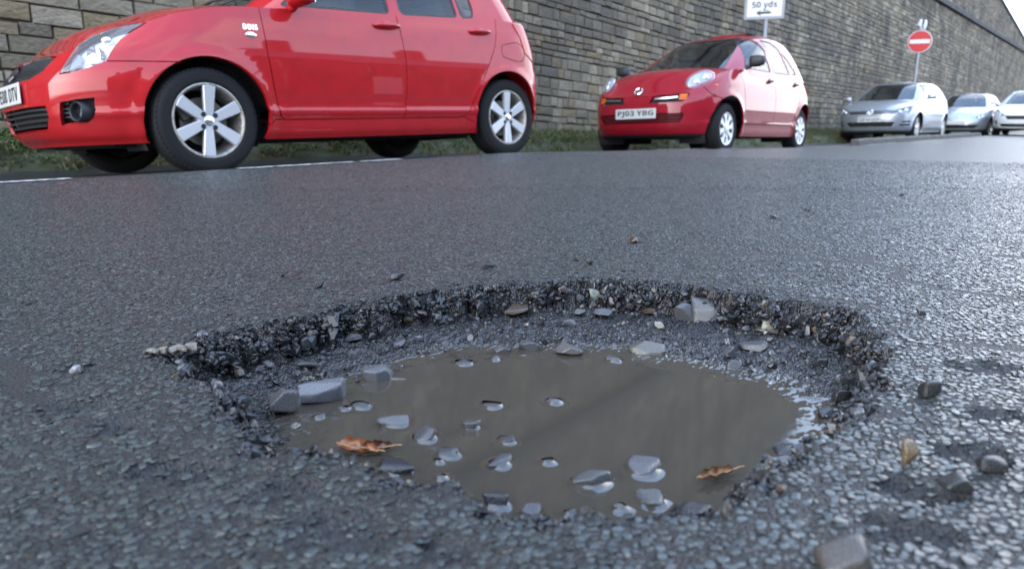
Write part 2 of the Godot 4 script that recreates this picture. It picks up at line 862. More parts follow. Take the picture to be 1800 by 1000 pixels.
# sheet between a line on the skin and its mirror image: bonnets and roofs
func crown_sheet(called: String, sh: Shell, line: Array, crown: Array, m: Material, parent: Node, lift := 0.0, cols := 25) -> MeshInstance3D:
	var pts := PackedVector3Array()
	for k in line.size():
		var p := sh.P(line[k].x, line[k].y)
		var c := Shell.cubic(crown, p.x) if crown[0][0] < crown[crown.size() - 1][0] else 0.0
		for j in cols:
			var l := -1.0 + 2.0 * j / (cols - 1)
			pts.append(Vector3(p.x, p.y + c * (1.0 - pow(absf(l), 2.4)) + lift, -p.z * l))
	var mb := MB.new()
	mb.grid(pts, line.size(), cols, Vector3.UP)
	return part(called, mb, m, parent)


func inset_poly(a: PackedVector2Array, d: float) -> PackedVector2Array:
	var n := a.size()
	var area := 0.0
	for k in n:
		area += a[k].cross(a[(k + 1) % n])
	var sg := -1.0 if area > 0.0 else 1.0
	var o := PackedVector2Array()
	for k in n:
		var e0 := (a[k] - a[(k + n - 1) % n]).normalized()
		var e1 := (a[(k + 1) % n] - a[k]).normalized()
		var m := (e0.orthogonal() + e1.orthogonal()) * sg
		var l := m.length_squared()
		o.append(a[k] + (m * (2.0 / l) * d if l > 0.2 else m * d))
	return o


func bevel_prism(mb: MB, t: Transform3D, poly: PackedVector2Array, d: float, bev: float, col := Color(1, 1, 1)) -> void:
	var top := inset_poly(poly, bev)
	var id := Geometry2D.triangulate_polygon(top)
	var nz := t.basis.z.normalized()
	var first := mb.v.size()
	for p in top:
		mb.add(t * Vector3(p.x, p.y, d), nz, col)
	for k in range(0, id.size(), 3):
		mb.tri(first + id[k], first + id[k + 1], first + id[k + 2])
	var area := 0.0
	for k in poly.size():
		area += poly[k].cross(poly[(k + 1) % poly.size()])
	for k in poly.size():
		var k2 := (k + 1) % poly.size()
		var o := (poly[k2] - poly[k]).orthogonal().normalized() * (1.0 if area > 0.0 else -1.0)
		var sn := (t.basis * Vector3(o.x, o.y, 0)).normalized()
		var f := mb.add(t * Vector3(poly[k].x, poly[k].y, 0), sn, col)
		mb.add(t * Vector3(poly[k2].x, poly[k2].y, 0), sn, col)
		mb.add(t * Vector3(poly[k2].x, poly[k2].y, d - bev), sn, col)
		mb.add(t * Vector3(poly[k].x, poly[k].y, d - bev), sn, col)
		mb.quad(f, f + 1, f + 2, f + 3)
		var bn := (sn + nz).normalized()
		f = mb.add(t * Vector3(poly[k].x, poly[k].y, d - bev), bn, col)
		mb.add(t * Vector3(poly[k2].x, poly[k2].y, d - bev), bn, col)
		mb.add(t * Vector3(top[k2].x, top[k2].y, d), bn, col)
		mb.add(t * Vector3(top[k].x, top[k].y, d), bn, col)
		mb.quad(f, f + 1, f + 2, f + 3)


# a wheel whose face looks along +z; t.origin = hub on the outer face
func make_wheel(car: Node3D, t: Transform3D, tyre_r: float, rim_r: float, style: String, spin: float) -> void:
	var w := Node3D.new()
	w.name = "wheel"
	car.add_child(w, true)
	w.transform = t
	var flip := Transform3D(Basis(Vector3(1, 0, 0), PI / 2), Vector3.ZERO)  # lathe axis y -> z
	var mb := MB.new()
	var R := tyre_r
	var wd := 0.185
	var prof := [Vector2(rim_r - 0.012, -wd + 0.02), Vector2(rim_r + 0.005, -wd + 0.008), Vector2(rim_r + 0.03, -wd - 0.002), Vector2(R - 0.03, -wd), Vector2(R - 0.008, -wd + 0.014), Vector2(R, -wd + 0.03)]
	for g in [-0.135, -0.1, -0.065]:
		prof.append_array([Vector2(R, g - 0.005), Vector2(R - 0.007, g - 0.004), Vector2(R - 0.007, g + 0.004), Vector2(R, g + 0.005)])
	prof.append_array([Vector2(R, -0.032), Vector2(R - 0.004, -0.018), Vector2(R - 0.014, -0.006), Vector2(R - 0.03, 0.001), Vector2(R - 0.045, 0.003), Vector2(rim_r + 0.028, 0.002), Vector2(rim_r + 0.02, 0.0035), Vector2(rim_r + 0.012, 0.0015), Vector2(rim_r + 0.004, -0.006), Vector2(rim_r - 0.006, -0.016)])
	mb.lathe(flip, prof, 56)
	# shoulder blocks of the tread
	for k in 64:
		var a := TAU * k / 64.0
		var dir := Vector3(cos(a), sin(a), 0)
		mb.box(Transform3D(Basis(dir, Vector3(-sin(a), cos(a), 0), Vector3(0, 0, 1)), dir * (R - 0.0062) + Vector3(0, 0, -0.022)), Vector3(0.012, 0.021, 0.022), 0.003)
		mb.box(Transform3D(Basis(dir, Vector3(-sin(a), cos(a), 0), Vector3(0, 0, 1)), dir * (R - 0.0062) + Vector3(0, 0, -wd + 0.022)), Vector3(0.012, 0.021, 0.022), 0.003)
	part("tyre", mb, M.tyre, w)
	var rb := MB.new()
	rb.lathe(flip, [Vector2(rim_r + 0.004, -0.007), Vector2(rim_r + 0.002, -0.001), Vector2(rim_r - 0.004, 0.001), Vector2(rim_r - 0.011, -0.003), Vector2(rim_r - 0.016, -0.014), Vector2(rim_r - 0.02, -0.045), Vector2(rim_r - 0.028, -0.07), Vector2(rim_r - 0.03, -0.165)], 56)
	var spokes := MB.new()
	if style == "six_spoke":
		for k in 6:
			var a := spin + TAU * k / 6.0
			var b := Basis(Vector3(0, 0, 1), a)
			var tilt := Basis(Vector3(0, 1, 0), -0.05)
			bevel_prism(spokes, Transform3D(b * tilt, Vector3(0, 0, -0.034)), pv([[0.02, -0.02], [0.06, -0.027], [rim_r - 0.012, -0.036], [rim_r - 0.006, 0], [rim_r - 0.012, 0.036], [0.06, 0.027], [0.02, 0.02]]), 0.026, 0.004)
		spokes.lathe(flip, [Vector2(0.062, -0.05), Vector2(0.062, -0.016), Vector2(0.058, -0.011), Vector2(0.036, -0.009), Vector2(0.0, -0.009)], 32)
	elif style == "five_twin":
		for k in 5:
			for e in [-0.16, 0.16]:
				var b := Basis(Vector3(0, 0, 1), spin + TAU * k / 5.0 + e)
				bevel_prism(spokes, Transform3D(b, Vector3(0, 0, -0.03)), pv([[0.03, -0.012], [rim_r - 0.008, -0.016], [rim_r - 0.008, 0.016], [0.03, 0.012]]), 0.022, 0.004)
		spokes.lathe(flip, [Vector2(0.06, -0.05), Vector2(0.06, -0.012), Vector2(0.054, -0.007), Vector2(0.0, -0.006)], 28)
	else:  # plastic wheel trim with broad rounded lobes and holes between them
		for k in 8:
			var b := Basis(Vector3(0, 0, 1), spin + TAU * k / 8.0)
			bevel_prism(spokes, Transform3D(b, Vector3(0, 0, -0.022)), pv([[0.045, -0.017], [0.08, -0.026], [0.115, -0.022], [rim_r - 0.032, -0.042], [rim_r - 0.006, -0.048], [rim_r - 0.003, 0], [rim_r - 0.006, 0.048], [rim_r - 0.032, 0.042], [0.115, 0.022], [0.08, 0.026], [0.045, 0.017]]), 0.018, 0.004)
		spokes.lathe(flip, [Vector2(0.072, -0.04), Vector2(0.07, -0.008), Vector2(0.062, -0.001), Vector2(0.04, 0.004), Vector2(0.0, 0.006)], 32)
		spokes.lathe(flip, [Vector2(rim_r - 0.03, -0.012), Vector2(rim_r - 0.02, -0.004), Vector2(rim_r - 0.006, -0.001), Vector2(rim_r + 0.001, -0.004)], 48)
	var alloy: Material = M.trim_silver if style == "trim" else M.alloy
	var rim := part("rim", rb, M.alloy_dull if style != "trim" else M.black_metal, w)
	part("spokes" if style != "trim" else "wheel_trim", spokes, alloy, w)
	rim.name = "rim"
	var hub := MB.new()
	hub.lathe(flip, [Vector2(0.028, -0.012), Vector2(0.028, -0.005), Vector2(0.022, -0.001), Vector2(0.0, 0.001)], 24)
	part("hub_cap", hub, M.chrome_soft, w)
	if style == "six_spoke":
		for k in 4:
			var a := spin + 0.26 + TAU * k / 4.0
			var nb := MB.new()
			nb.lathe(flip.translated(Vector3(cos(a), sin(a), 0) * 0.0475), [Vector2(0.0145, -0.012), Vector2(0.0145, -0.0035), Vector2(0.0125, -0.002), Vector2(0.0115, -0.004), Vector2(0.0, -0.004)], 14)
			part("wheel_nut", nb, M.black_metal, w)
	var disc := MB.new()
	disc.lathe(flip, [Vector2(0.135, -0.095), Vector2(0.135, -0.085), Vector2(0.07, -0.085), Vector2(0.07, -0.06), Vector2(0.0, -0.06)], 36)
	part("brake_disc", disc, M.disc_steel, w)
	var cal := MB.new()
	cal.box(Transform3D(Basis(Vector3(0, 0, 1), 0.5), Vector3(-0.115, 0.06, -0.085)), Vector3(0.06, 0.11, 0.06), 0.01)
	part("brake_caliper", cal, M.disc_steel, w)
	var back := MB.new()
	back.lathe(flip, [Vector2(rim_r - 0.028, -0.16), Vector2(0.0, -0.16)], 36)
	part("back_plate", back, M.black_rough, w)


func plate_mesh(car: Node3D, at: Transform3D, text: String) -> void:
	var mb := MB.new()
	mb.box(at, Vector3(0.52, 0.111, 0.008), 0.003)
	var p := part("number_plate", mb, M.plate_white, car)
	if text == "":
		return
	var tm := TextMesh.new()
	var fnt := SystemFont.new()
	fnt.font_names = PackedStringArray(["Droid Sans"])
	fnt.font_weight = 700
	tm.font = fnt
	tm.text = text
	tm.font_size = 64
	tm.pixel_size = 0.0016
	tm.depth = 0.001
	var o := put("lettering", tm, M.ink, p)
	var ext := tm.get_aabb()
	var sc := Vector3(0.46 / maxf(ext.size.x, 0.01), 0.074 / maxf(ext.size.y, 0.01), 1)
	var mid := ext.position + ext.size * 0.5
	o.transform = at * Transform3D(Basis.from_scale(sc), Vector3(-mid.x * sc.x, -mid.y * sc.y, 0.0047))


# one car from its description; A-values are positions round the skin (see Shell)
func make_car(called: String, label: String, d: Dictionary, t: Transform3D) -> Node3D:
	var car := thing(called, label, "car", t, "cars parked along the stone wall")
	var sh := Shell.new().setup(d.body)
	var gh := Shell.new().setup(d.house)
	var paint: Material = d.paint
	var fine: float = d.get("fine", 0.036)
	var gap: float = d.get("gap", 0.0028)
	var yb: Array = d.top_line
	var ybot: float = d.bottom
	var top := PackedVector2Array()
	var a0 := -sh.amax
	# outline of the whole lower skin, right round
	var whole := PackedVector2Array()
	whole.append(Vector2(-sh.amax, ybot))
	whole.append(Vector2(sh.amax, ybot))
	var na := 240
	for k in na + 1:
		var a := sh.amax - 2.0 * sh.amax * k / na
		whole.append(Vector2(a, Shell.cubic(yb, absf(a))))
	a0 = a0
	top = top
	var arches := []
	for h in d.body.arches:
		var e := PackedVector2Array()
		for k in 49:
			var an := -0.25 * PI + 1.5 * PI * k / 48.0
			var x: float = h[0] + cos(an) * h[2]
			var y: float = h[1] + sin(an) * h[3]
			if y < ybot - 0.05:
				continue
			e.append(Vector2(sh.ax(x, y), y))
		e.append(Vector2(sh.ax(h[0] - h[2] * 0.98, ybot - 0.03), ybot - 0.03))
		e.append(Vector2(sh.ax(h[0] + h[2] * 0.98, ybot - 0.03), ybot - 0.03))
		arches.append(e)
		arches.append(mirror_poly(e))
	# dark liner behind every gap
	var open := arches.duplicate()
	for f in d.panels:
		if f.has("back") or f.get("off", 0.0) < -0.018:
			open.append(f.poly)
			if f.get("both", true):
				open.append(mirror_poly(f.poly))
	skin("inner_shell", sh, whole, open, paint, car, -0.02, 0.0, 0.07)
	var cut := arches.duplicate()
	for f in d.panels:
		var base: PackedVector2Array = f.poly if f.has("poly") else side_poly(sh, f.side)
		if f.get("round", 0):
			base = smooth_poly(base, f.round)
		var both: bool = f.get("both", true)
		for sg in ([1, -1] if both else [1]):
			var q := base if sg == 1 else mirror_poly(base)
			var mt: Material = f.get("mat", paint)
			# keep the piece inside the outline of the skin
			var pieces := Geometry2D.intersect_polygons(q, whole)
			for pc in pieces:
				if mt == null:
					continue
				var p := skin(f.name, sh, pc, cut, mt, car, f.get("off", 0.0), f.get("skirt", 0.014), f.get("step", fine), gap)
				if f.has("label"):
					p.set_meta("label", f.label)
				if f.has("back"):
					skin(f.back_name, sh, pc, [], f.back, p, f.back_off, 0.0, fine)
			cut.append(q)
	# bonnet
	var line := []
	var n := 46
	for k in n + 1:
		var a: float = lerpf(0.004, d.cowl, pow(float(k) / n, 0.9))
		line.append(Vector2(a, Shell.cubic(yb, a) - 0.002))
	crown_sheet("bonnet", sh, line, d.bonnet_crown, paint, car, 0.0)
	# underside
	var ub := MB.new()
	ub.box(Transform3D(Basis(), Vector3((d.nose + d.tail) * 0.5, ybot + 0.05, 0)), Vector3((d.nose - d.tail) * 0.84, 0.12, 1.15), 0.03)
	part("underbody", ub, M.black_rough, car)
	for h in d.body.arches:
		for sg in [-1.0, 1.0]:
			var wb := MB.new()
			wb.lathe(Transform3D(Basis(Vector3(1, 0, 0), PI / 2), Vector3(h[0], h[1], sg * 0.53)), [Vector2(h[2] + 0.012, -0.16), Vector2(h[2] + 0.012, 0.16)], 28, Color(1, 1, 1), PI * 1.3, -PI * 1.15)
			part("wheel_arch_liner", wb, M.black_rough, car)
	# wheels
	for h in d.wheels:
		for sg in [-1.0, 1.0]:
			var b := Basis() if sg > 0 else Basis(Vector3.UP, PI)
			if h[0] > 0.0:
				b = Basis(Vector3.UP, d.get("steer", 0.0)) * b
			make_wheel(car, Transform3D(b, Vector3(h[0], d.tyre_r - 0.004, sg * d.wheel_z)), d.tyre_r, d.rim_r, d.wheel_style, h[1])
	# upper house: pillars and roof frame, glass
	var hb: float = d.house_from
	var ht: float = d.house_to
	var hole := []
	var wins := []
	for w in d.windows:
		var q: PackedVector2Array
		if w.has("side"):
			q = smooth_poly(side_poly(gh, w.side, 0.11), 2)
		else:
			q = smooth_poly(cut_fine(w.poly, 0.13), 2)
		var list := [q] if not w.get("both", true) else [q, mirror_poly(q)]
		for r in list:
			wins.append([w.name, r])
			hole.append(r)
	var strip := pv([[-gh.amax, hb], [gh.amax, hb], [gh.amax, ht], [-gh.amax, ht]])
	skin("pillars", gh, strip, hole, paint, car, 0.0, 0.02, fine)
	for w in wins:
		var fr := skin(w[0], gh, w[1], [inset_big(w[1], 0.016)], M.rubber, car, -0.003, 0.0, fine)
		skin("glass", gh, grown(w[1], -0.012), [], M.car_glass, fr, -0.006, 0.0, fine)
	var rl := []
	for k in 61:
		var a: float = lerpf(0.004, gh.amax - 0.004, k / 60.0)
		rl.append(Vector2(a, ht - 0.001))
	var xa := gh.P(0.0, ht).x
	var xb := gh.P(gh.amax, ht).x
	var crown := []
	for k in 13:
		var u := -1.0 + k / 6.0
		crown.append([lerpf(xb, xa, k / 12.0), d.roof_crown * (1.0 - u * u)])
	crown_sheet("roof", gh, rl, crown, paint, car)
	# cabin
	cabin(car, d)
	return car


func cut_fine(a: PackedVector2Array, d: float) -> PackedVector2Array:
	var o := PackedVector2Array()
	for k in a.size():
		var p := a[k]
		var q := a[(k + 1) % a.size()]
		var n := maxi(1, int(round(p.distance_to(q) / d)))
		for i in n:
			o.append(p.lerp(q, float(i) / n))
	return o


func inset_big(a: PackedVector2Array, d: float) -> PackedVector2Array:
	return grown(a, -d)


func cabin(car: Node3D, d: Dictionary) -> void:
	var w: float = d.cabin_w
	var cx: float = d.cabin_x
	var fl := MB.new()
	fl.box(Transform3D(Basis(), Vector3(cx - 0.5, 0.5, 0)), Vector3(2.3, 0.3, w * 1.9), 0.03)
	part("cabin_floor", fl, M.black_rough, car)
	var db := MB.new()
	db.box(Transform3D(Basis(Vector3(0, 0, 1), -0.12), Vector3(cx + 0.42, 0.84, 0)), Vector3(0.62, 0.2, w * 1.84), 0.07)
	part("dashboard", db, M.dark_plastic, car)
	for z in [-0.36, 0.36]:
		for r in [[cx - 0.42, 1.0], [cx - 1.22, 0.96]]:
			var sb := MB.new()
			sb.box(Transform3D(Basis(Vector3(0, 0, 1), 0.22), Vector3(r[0], 0.88 * r[1], z)), Vector3(0.14, 0.62, 0.46), 0.06)
			sb.box(Transform3D(Basis(Vector3(0, 0, 1), 0.16), Vector3(r[0] - 0.1, 1.26 * r[1], z)), Vector3(0.09, 0.16, 0.26), 0.04)
			part("seat", sb, M.seat_cloth, car)
	var sw := MB.new()
	var ps := []
	for k in 29:
		ps.append(Vector3(0, cos(TAU * k / 28.0) * 0.18, sin(TAU * k / 28.0) * 0.18))
	sw.tube(ps, [0.014], 8, Color(1, 1, 1), false)
	sw.box(Transform3D(), Vector3(0.03, 0.05, 0.34), 0.01)
	var o := part("steering_wheel", sw, M.dark_plastic, car)
	o.transform = Transform3D(Basis(Vector3(0, 0, 1), 0.45), Vector3(cx + 0.04, 0.93, 0.36))


func wing_mirror(car: Node3D, at: Vector3, size: Vector3, m: Material, z_dir: float) -> void:
	var mb := MB.new()
	var t := Transform3D(Basis(Vector3.UP, -0.12 * z_dir), at)
	var pts := PackedVector3Array()
	var rows := 15
	var cols := 25
	for i in rows:
		var u := -1.0 + 2.0 * i / (rows - 1)
		var r := pow(maxf(0.0, 1.0 - pow(absf(u), 3.2)), 1.0 / 2.6)
		for j in cols:
			var a := TAU * j / (cols - 1)
			var ca := cos(a)
			var sa := sin(a)
			pts.append(t * Vector3(size.x * r * signf(ca) * pow(absf(ca), 0.75) * (1.0 if ca > 0 else 0.45), size.y * r * signf(sa) * pow(absf(sa), 0.8) * (1.0 - 0.12 * u * z_dir), size.z * u))
	var g := MB.new()
	g.grid(pts, rows, cols, Vector3.UP)
	# outward normals for a closed skin
	for k in g.n.size():
		mb.add(g.v[k], -g.n[k] if g.n[k].dot(g.v[k] - at) < 0.0 else g.n[k])
	for k in range(0, g.ix.size(), 3):
		mb.tri(g.ix[k], g.ix[k + 1], g.ix[k + 2])
	mb.tube([at + Vector3(0.0, -size.y * 0.55, -size.z * 0.5 * z_dir), at + Vector3(0.01, -size.y * 0.9, -size.z * 1.0 * z_dir), at + Vector3(0.02, -size.y * 1.1, -size.z * 1.35 * z_dir)], [0.022, 0.026, 0.03], 10)
	var o := part("wing_mirror", mb, m, car)
	var gl := MB.new()
	gl.box(Transform3D(t.basis, at + Vector3(-size.x * 0.43, 0, 0)), Vector3(0.004, size.y * 1.4, size.z * 1.5), 0.001)
	part("mirror_glass", gl, M.mirror, o)


func door_handle(car: Node3D, at: Vector3, m: Material, z_dir: float, w := 0.105) -> void:
	var mb := MB.new()
	var ps := []
	var rs := []
	for k in 11:
		var u := -1.0 + 2.0 * k / 10.0
		ps.append(at + Vector3(u * w, -0.004 * u, z_dir * (0.03 * (1.0 - u * u * u * u) + 0.002)))
		rs.append(0.011 + 0.003 * (1.0 - u * u))
	mb.tube(ps, rs, 10)
	mb.ball(Transform3D(Basis.from_scale(Vector3(0.042, 0.028, 0.008)), at + Vector3(0.005, 0.004, z_dir * 0.001)), 8, 16)
	part("door_handle", mb, m, car)


func car_at(x: float, z: float, yaw: float, y: float, camber: float, slope: float) -> Transform3D:
	var b := Basis(Vector3(-sin(yaw), 0, cos(yaw)), Vector3.UP, Vector3(-cos(yaw), 0, -sin(yaw)))
	return Transform3D(b * Basis(Vector3(1, 0, 0), camber) * Basis(Vector3(0, 0, 1), slope), Vector3(x, y, -z))


func frame_on(sh: Shell, a: float, y: float) -> Transform3D:
	# z out of the skin, y up along it
	var nn := sh.N(a, y)
	var up := (Vector3.UP - nn * nn.y).normalized()
	return Transform3D(Basis(up.cross(nn).normalized(), up, nn), sh.P(a, y))


func strips(called: String, sh: Shell, rows: Array, off: float, m: Material, parent: Node) -> void:
	for r in rows:
		skin(called, sh, pv([[r[0], r[2]], [r[1], r[2]], [r[1], r[3]], [r[0], r[3]]]), [], m, parent, off, 0.01, 0.05)


func near_hatchback_spec() -> Dictionary:
	var d := {}
	d.paint = M.red_bright
	d.body = {
		"F": [[0.18, 1.84], [0.22, 1.90], [0.30, 1.945], [0.40, 1.965], [0.50, 1.965], [0.56, 1.945], [0.62, 1.90], [0.68, 1.85], [0.74, 1.78], [0.80, 1.70], [1.1, 1.4]],
		"B": [[0.18, -1.62], [0.25, -1.69], [0.40, -1.72], [0.6, -1.72], [0.65, -1.70], [0.8, -1.68], [1.0, -1.63], [1.1, -1.58]],
		"W": [[0.17, 0.77], [0.22, 0.80], [0.30, 0.815], [0.345, 0.834], [0.37, 0.824], [0.45, 0.833], [0.6, 0.840], [0.75, 0.832], [0.85, 0.818], [0.95, 0.795], [1.1, 0.75]],
		"x0f": 0.75, "x0r": -1.15, "nf": 3.2, "nr": 4.0, "lf": 1.5, "lr": 0.9,
		"arches": [[1.185, 0.30, 0.345, 0.335], [-1.175, 0.30, 0.337, 0.335]], "flare": 0.014,
	}
	d.house = {
		"F": [[0.88, 1.05], [0.96, 0.93], [1.1, 0.72], [1.25, 0.48], [1.38, 0.24], [1.45, 0.08], [1.475, -0.05]],
		"B": [[0.9, -1.66], [1.0, -1.62], [1.2, -1.52], [1.38, -1.40], [1.45, -1.30], [1.475, -1.2]],
		"W": [[0.9, 0.802], [0.97, 0.785], [1.1, 0.745], [1.25, 0.695], [1.38, 0.645], [1.43, 0.61], [1.46, 0.56], [1.475, 0.50]],
		"x0f": 0.45, "x0r": -1.1, "slide": 0.5, "nf": 3.0, "nr": 3.0, "lf": 1.2, "lr": 1.1,
	}
	d.top_line = [[0.0, 0.64], [0.3, 0.648], [0.45, 0.662], [0.51, 0.685], [0.545, 0.735], [0.68, 0.785], [0.86, 0.815], [1.04, 0.868], [1.28, 0.912], [1.47, 0.932], [1.8, 0.95], [2.3, 0.965], [3.1, 1.0], [3.5, 1.02], [4.3, 1.02]]
	d.bottom = 0.175
	d.cowl = 1.45
	d.nose = 1.96
	d.tail = -1.72
	d.bonnet_crown = [[0.8, 0.06], [1.3, 0.075], [1.55, 0.062], [1.7, 0.05], [1.78, 0.032], [1.86, 0.008], [1.96, 0.0]]
	d.roof_crown = 0.032
	d.wheels = [[1.195, 0.42], [-1.195, 0.52]]
	d.tyre_r = 0.292
	d.rim_r = 0.206
	d.wheel_z = 0.806
	d.wheel_style = "six_spoke"
	d.house_from = 0.9
	d.house_to = 1.472
	d.cabin_w = 0.68
	d.cabin_x = 0.5
	d.windows = [
		{"name": "windscreen", "poly": pv([[-0.62, 0.95], [0.62, 0.95], [0.56, 1.41], [-0.56, 1.41]]), "both": false},
		{"name": "side_window", "side": [[0.68, 0.955], [0.44, 1.14], [0.16, 1.36], [0.06, 1.4], [-0.12, 1.4], [-0.13, 0.972]]},
		{"name": "side_window", "side": [[-0.215, 0.976], [-0.2, 1.4], [-0.6, 1.4], [-0.72, 1.2], [-0.745, 0.999]]},
		{"name": "quarter_window", "side": [[-0.77, 1.0], [-0.75, 1.2], [-0.66, 1.38], [-0.86, 1.3], [-0.92, 1.1], [-0.9, 1.01]]},
		{"name": "rear_window", "poly": pv([[2.75 + 0.45, 1.04], [4.4, 1.04], [4.4, 1.36], [3.2, 1.36]]), "both": false},
	]
	d.panels = [
		{"name": "headlight", "poly": pv([[0.512, 0.545], [0.515, 0.69], [0.545, 0.734], [0.61, 0.762], [0.68, 0.781], [0.78, 0.797], [0.875, 0.806], [0.826, 0.76], [0.797, 0.718], [0.792, 0.664], [0.778, 0.60], [0.70, 0.573], [0.60, 0.552]]), "mat": M.lens, "off": 0.004, "skirt": 0.008, "back": M.reflector, "back_name": "reflector", "back_off": -0.05},
		{"name": "fog_recess", "poly": pv([[0.505, 0.40], [0.62, 0.412], [0.742, 0.418], [0.735, 0.36], [0.70, 0.312], [0.66, 0.298], [0.455, 0.288], [0.47, 0.33]]), "mat": M.black_rough, "off": -0.045, "skirt": 0.0},
		{"name": "lower_grille", "poly": pv([[-0.37, 0.388], [0.37, 0.388], [0.36, 0.33], [0.30, 0.275], [0.24, 0.262], [-0.24, 0.262], [-0.30, 0.275], [-0.36, 0.33]]), "mat": M.black_rough, "off": -0.05, "skirt": 0.0, "both": false},
		{"name": "grille", "poly": pv([[-0.385, 0.642], [0.385, 0.642], [0.34, 0.566], [0.22, 0.532], [-0.22, 0.532], [-0.34, 0.566]]), "mat": M.black_rough, "off": -0.03, "skirt": 0.0, "both": false},
		{"name": "fuel_flap", "side": [], "poly": PackedVector2Array(), "both": false},
		{"name": "front_door", "side": [[0.829, 0.99], [0.826, 0.85], [0.817, 0.649], [0.795, 0.46], [0.765, 0.315], [0.735, 0.289], [-0.166, 0.292], [-0.19, 0.5], [-0.197, 0.66], [-0.18, 0.85], [-0.163, 0.99]]},
		{"name": "rear_door", "side": [[-0.166, 0.292], [-0.19, 0.5], [-0.197, 0.66], [-0.18, 0.85], [-0.163, 1.05], [-1.13, 1.05], [-1.108, 0.94], [-1.07, 0.83], [-0.99, 0.69], [-0.87, 0.51], [-0.78, 0.36], [-0.735, 0.308], [-0.69, 0.294]]},
		{"name": "sill", "side": [[0.86, 0.1], [0.86, 0.235], [0.80, 0.292], [-0.72, 0.297], [-0.84, 0.25], [-0.84, 0.1]]},
		{"name": "front_wing", "poly": pv([[0.79, 0.603], [0.79, 1.0], [1.6, 1.0], [1.75, 0.15], [1.35, 0.15], [1.2, 0.6]])},
		{"name": "front_bumper", "poly": pv([[-1.3, 0.1], [1.3, 0.1], [1.3, 0.9], [-1.3, 0.9]]), "both": false},
		{"name": "rear_quarter", "poly": pv([[2.6, 0.1], [3.75, 0.1], [3.75, 0.45], [4.0, 0.6], [3.9, 1.1], [2.6, 1.1]])},
		{"name": "rear_end", "poly": pv([[3.6, 0.1], [4.3, 0.1], [4.3, 1.1], [3.6, 1.1]])},
	]
	return d


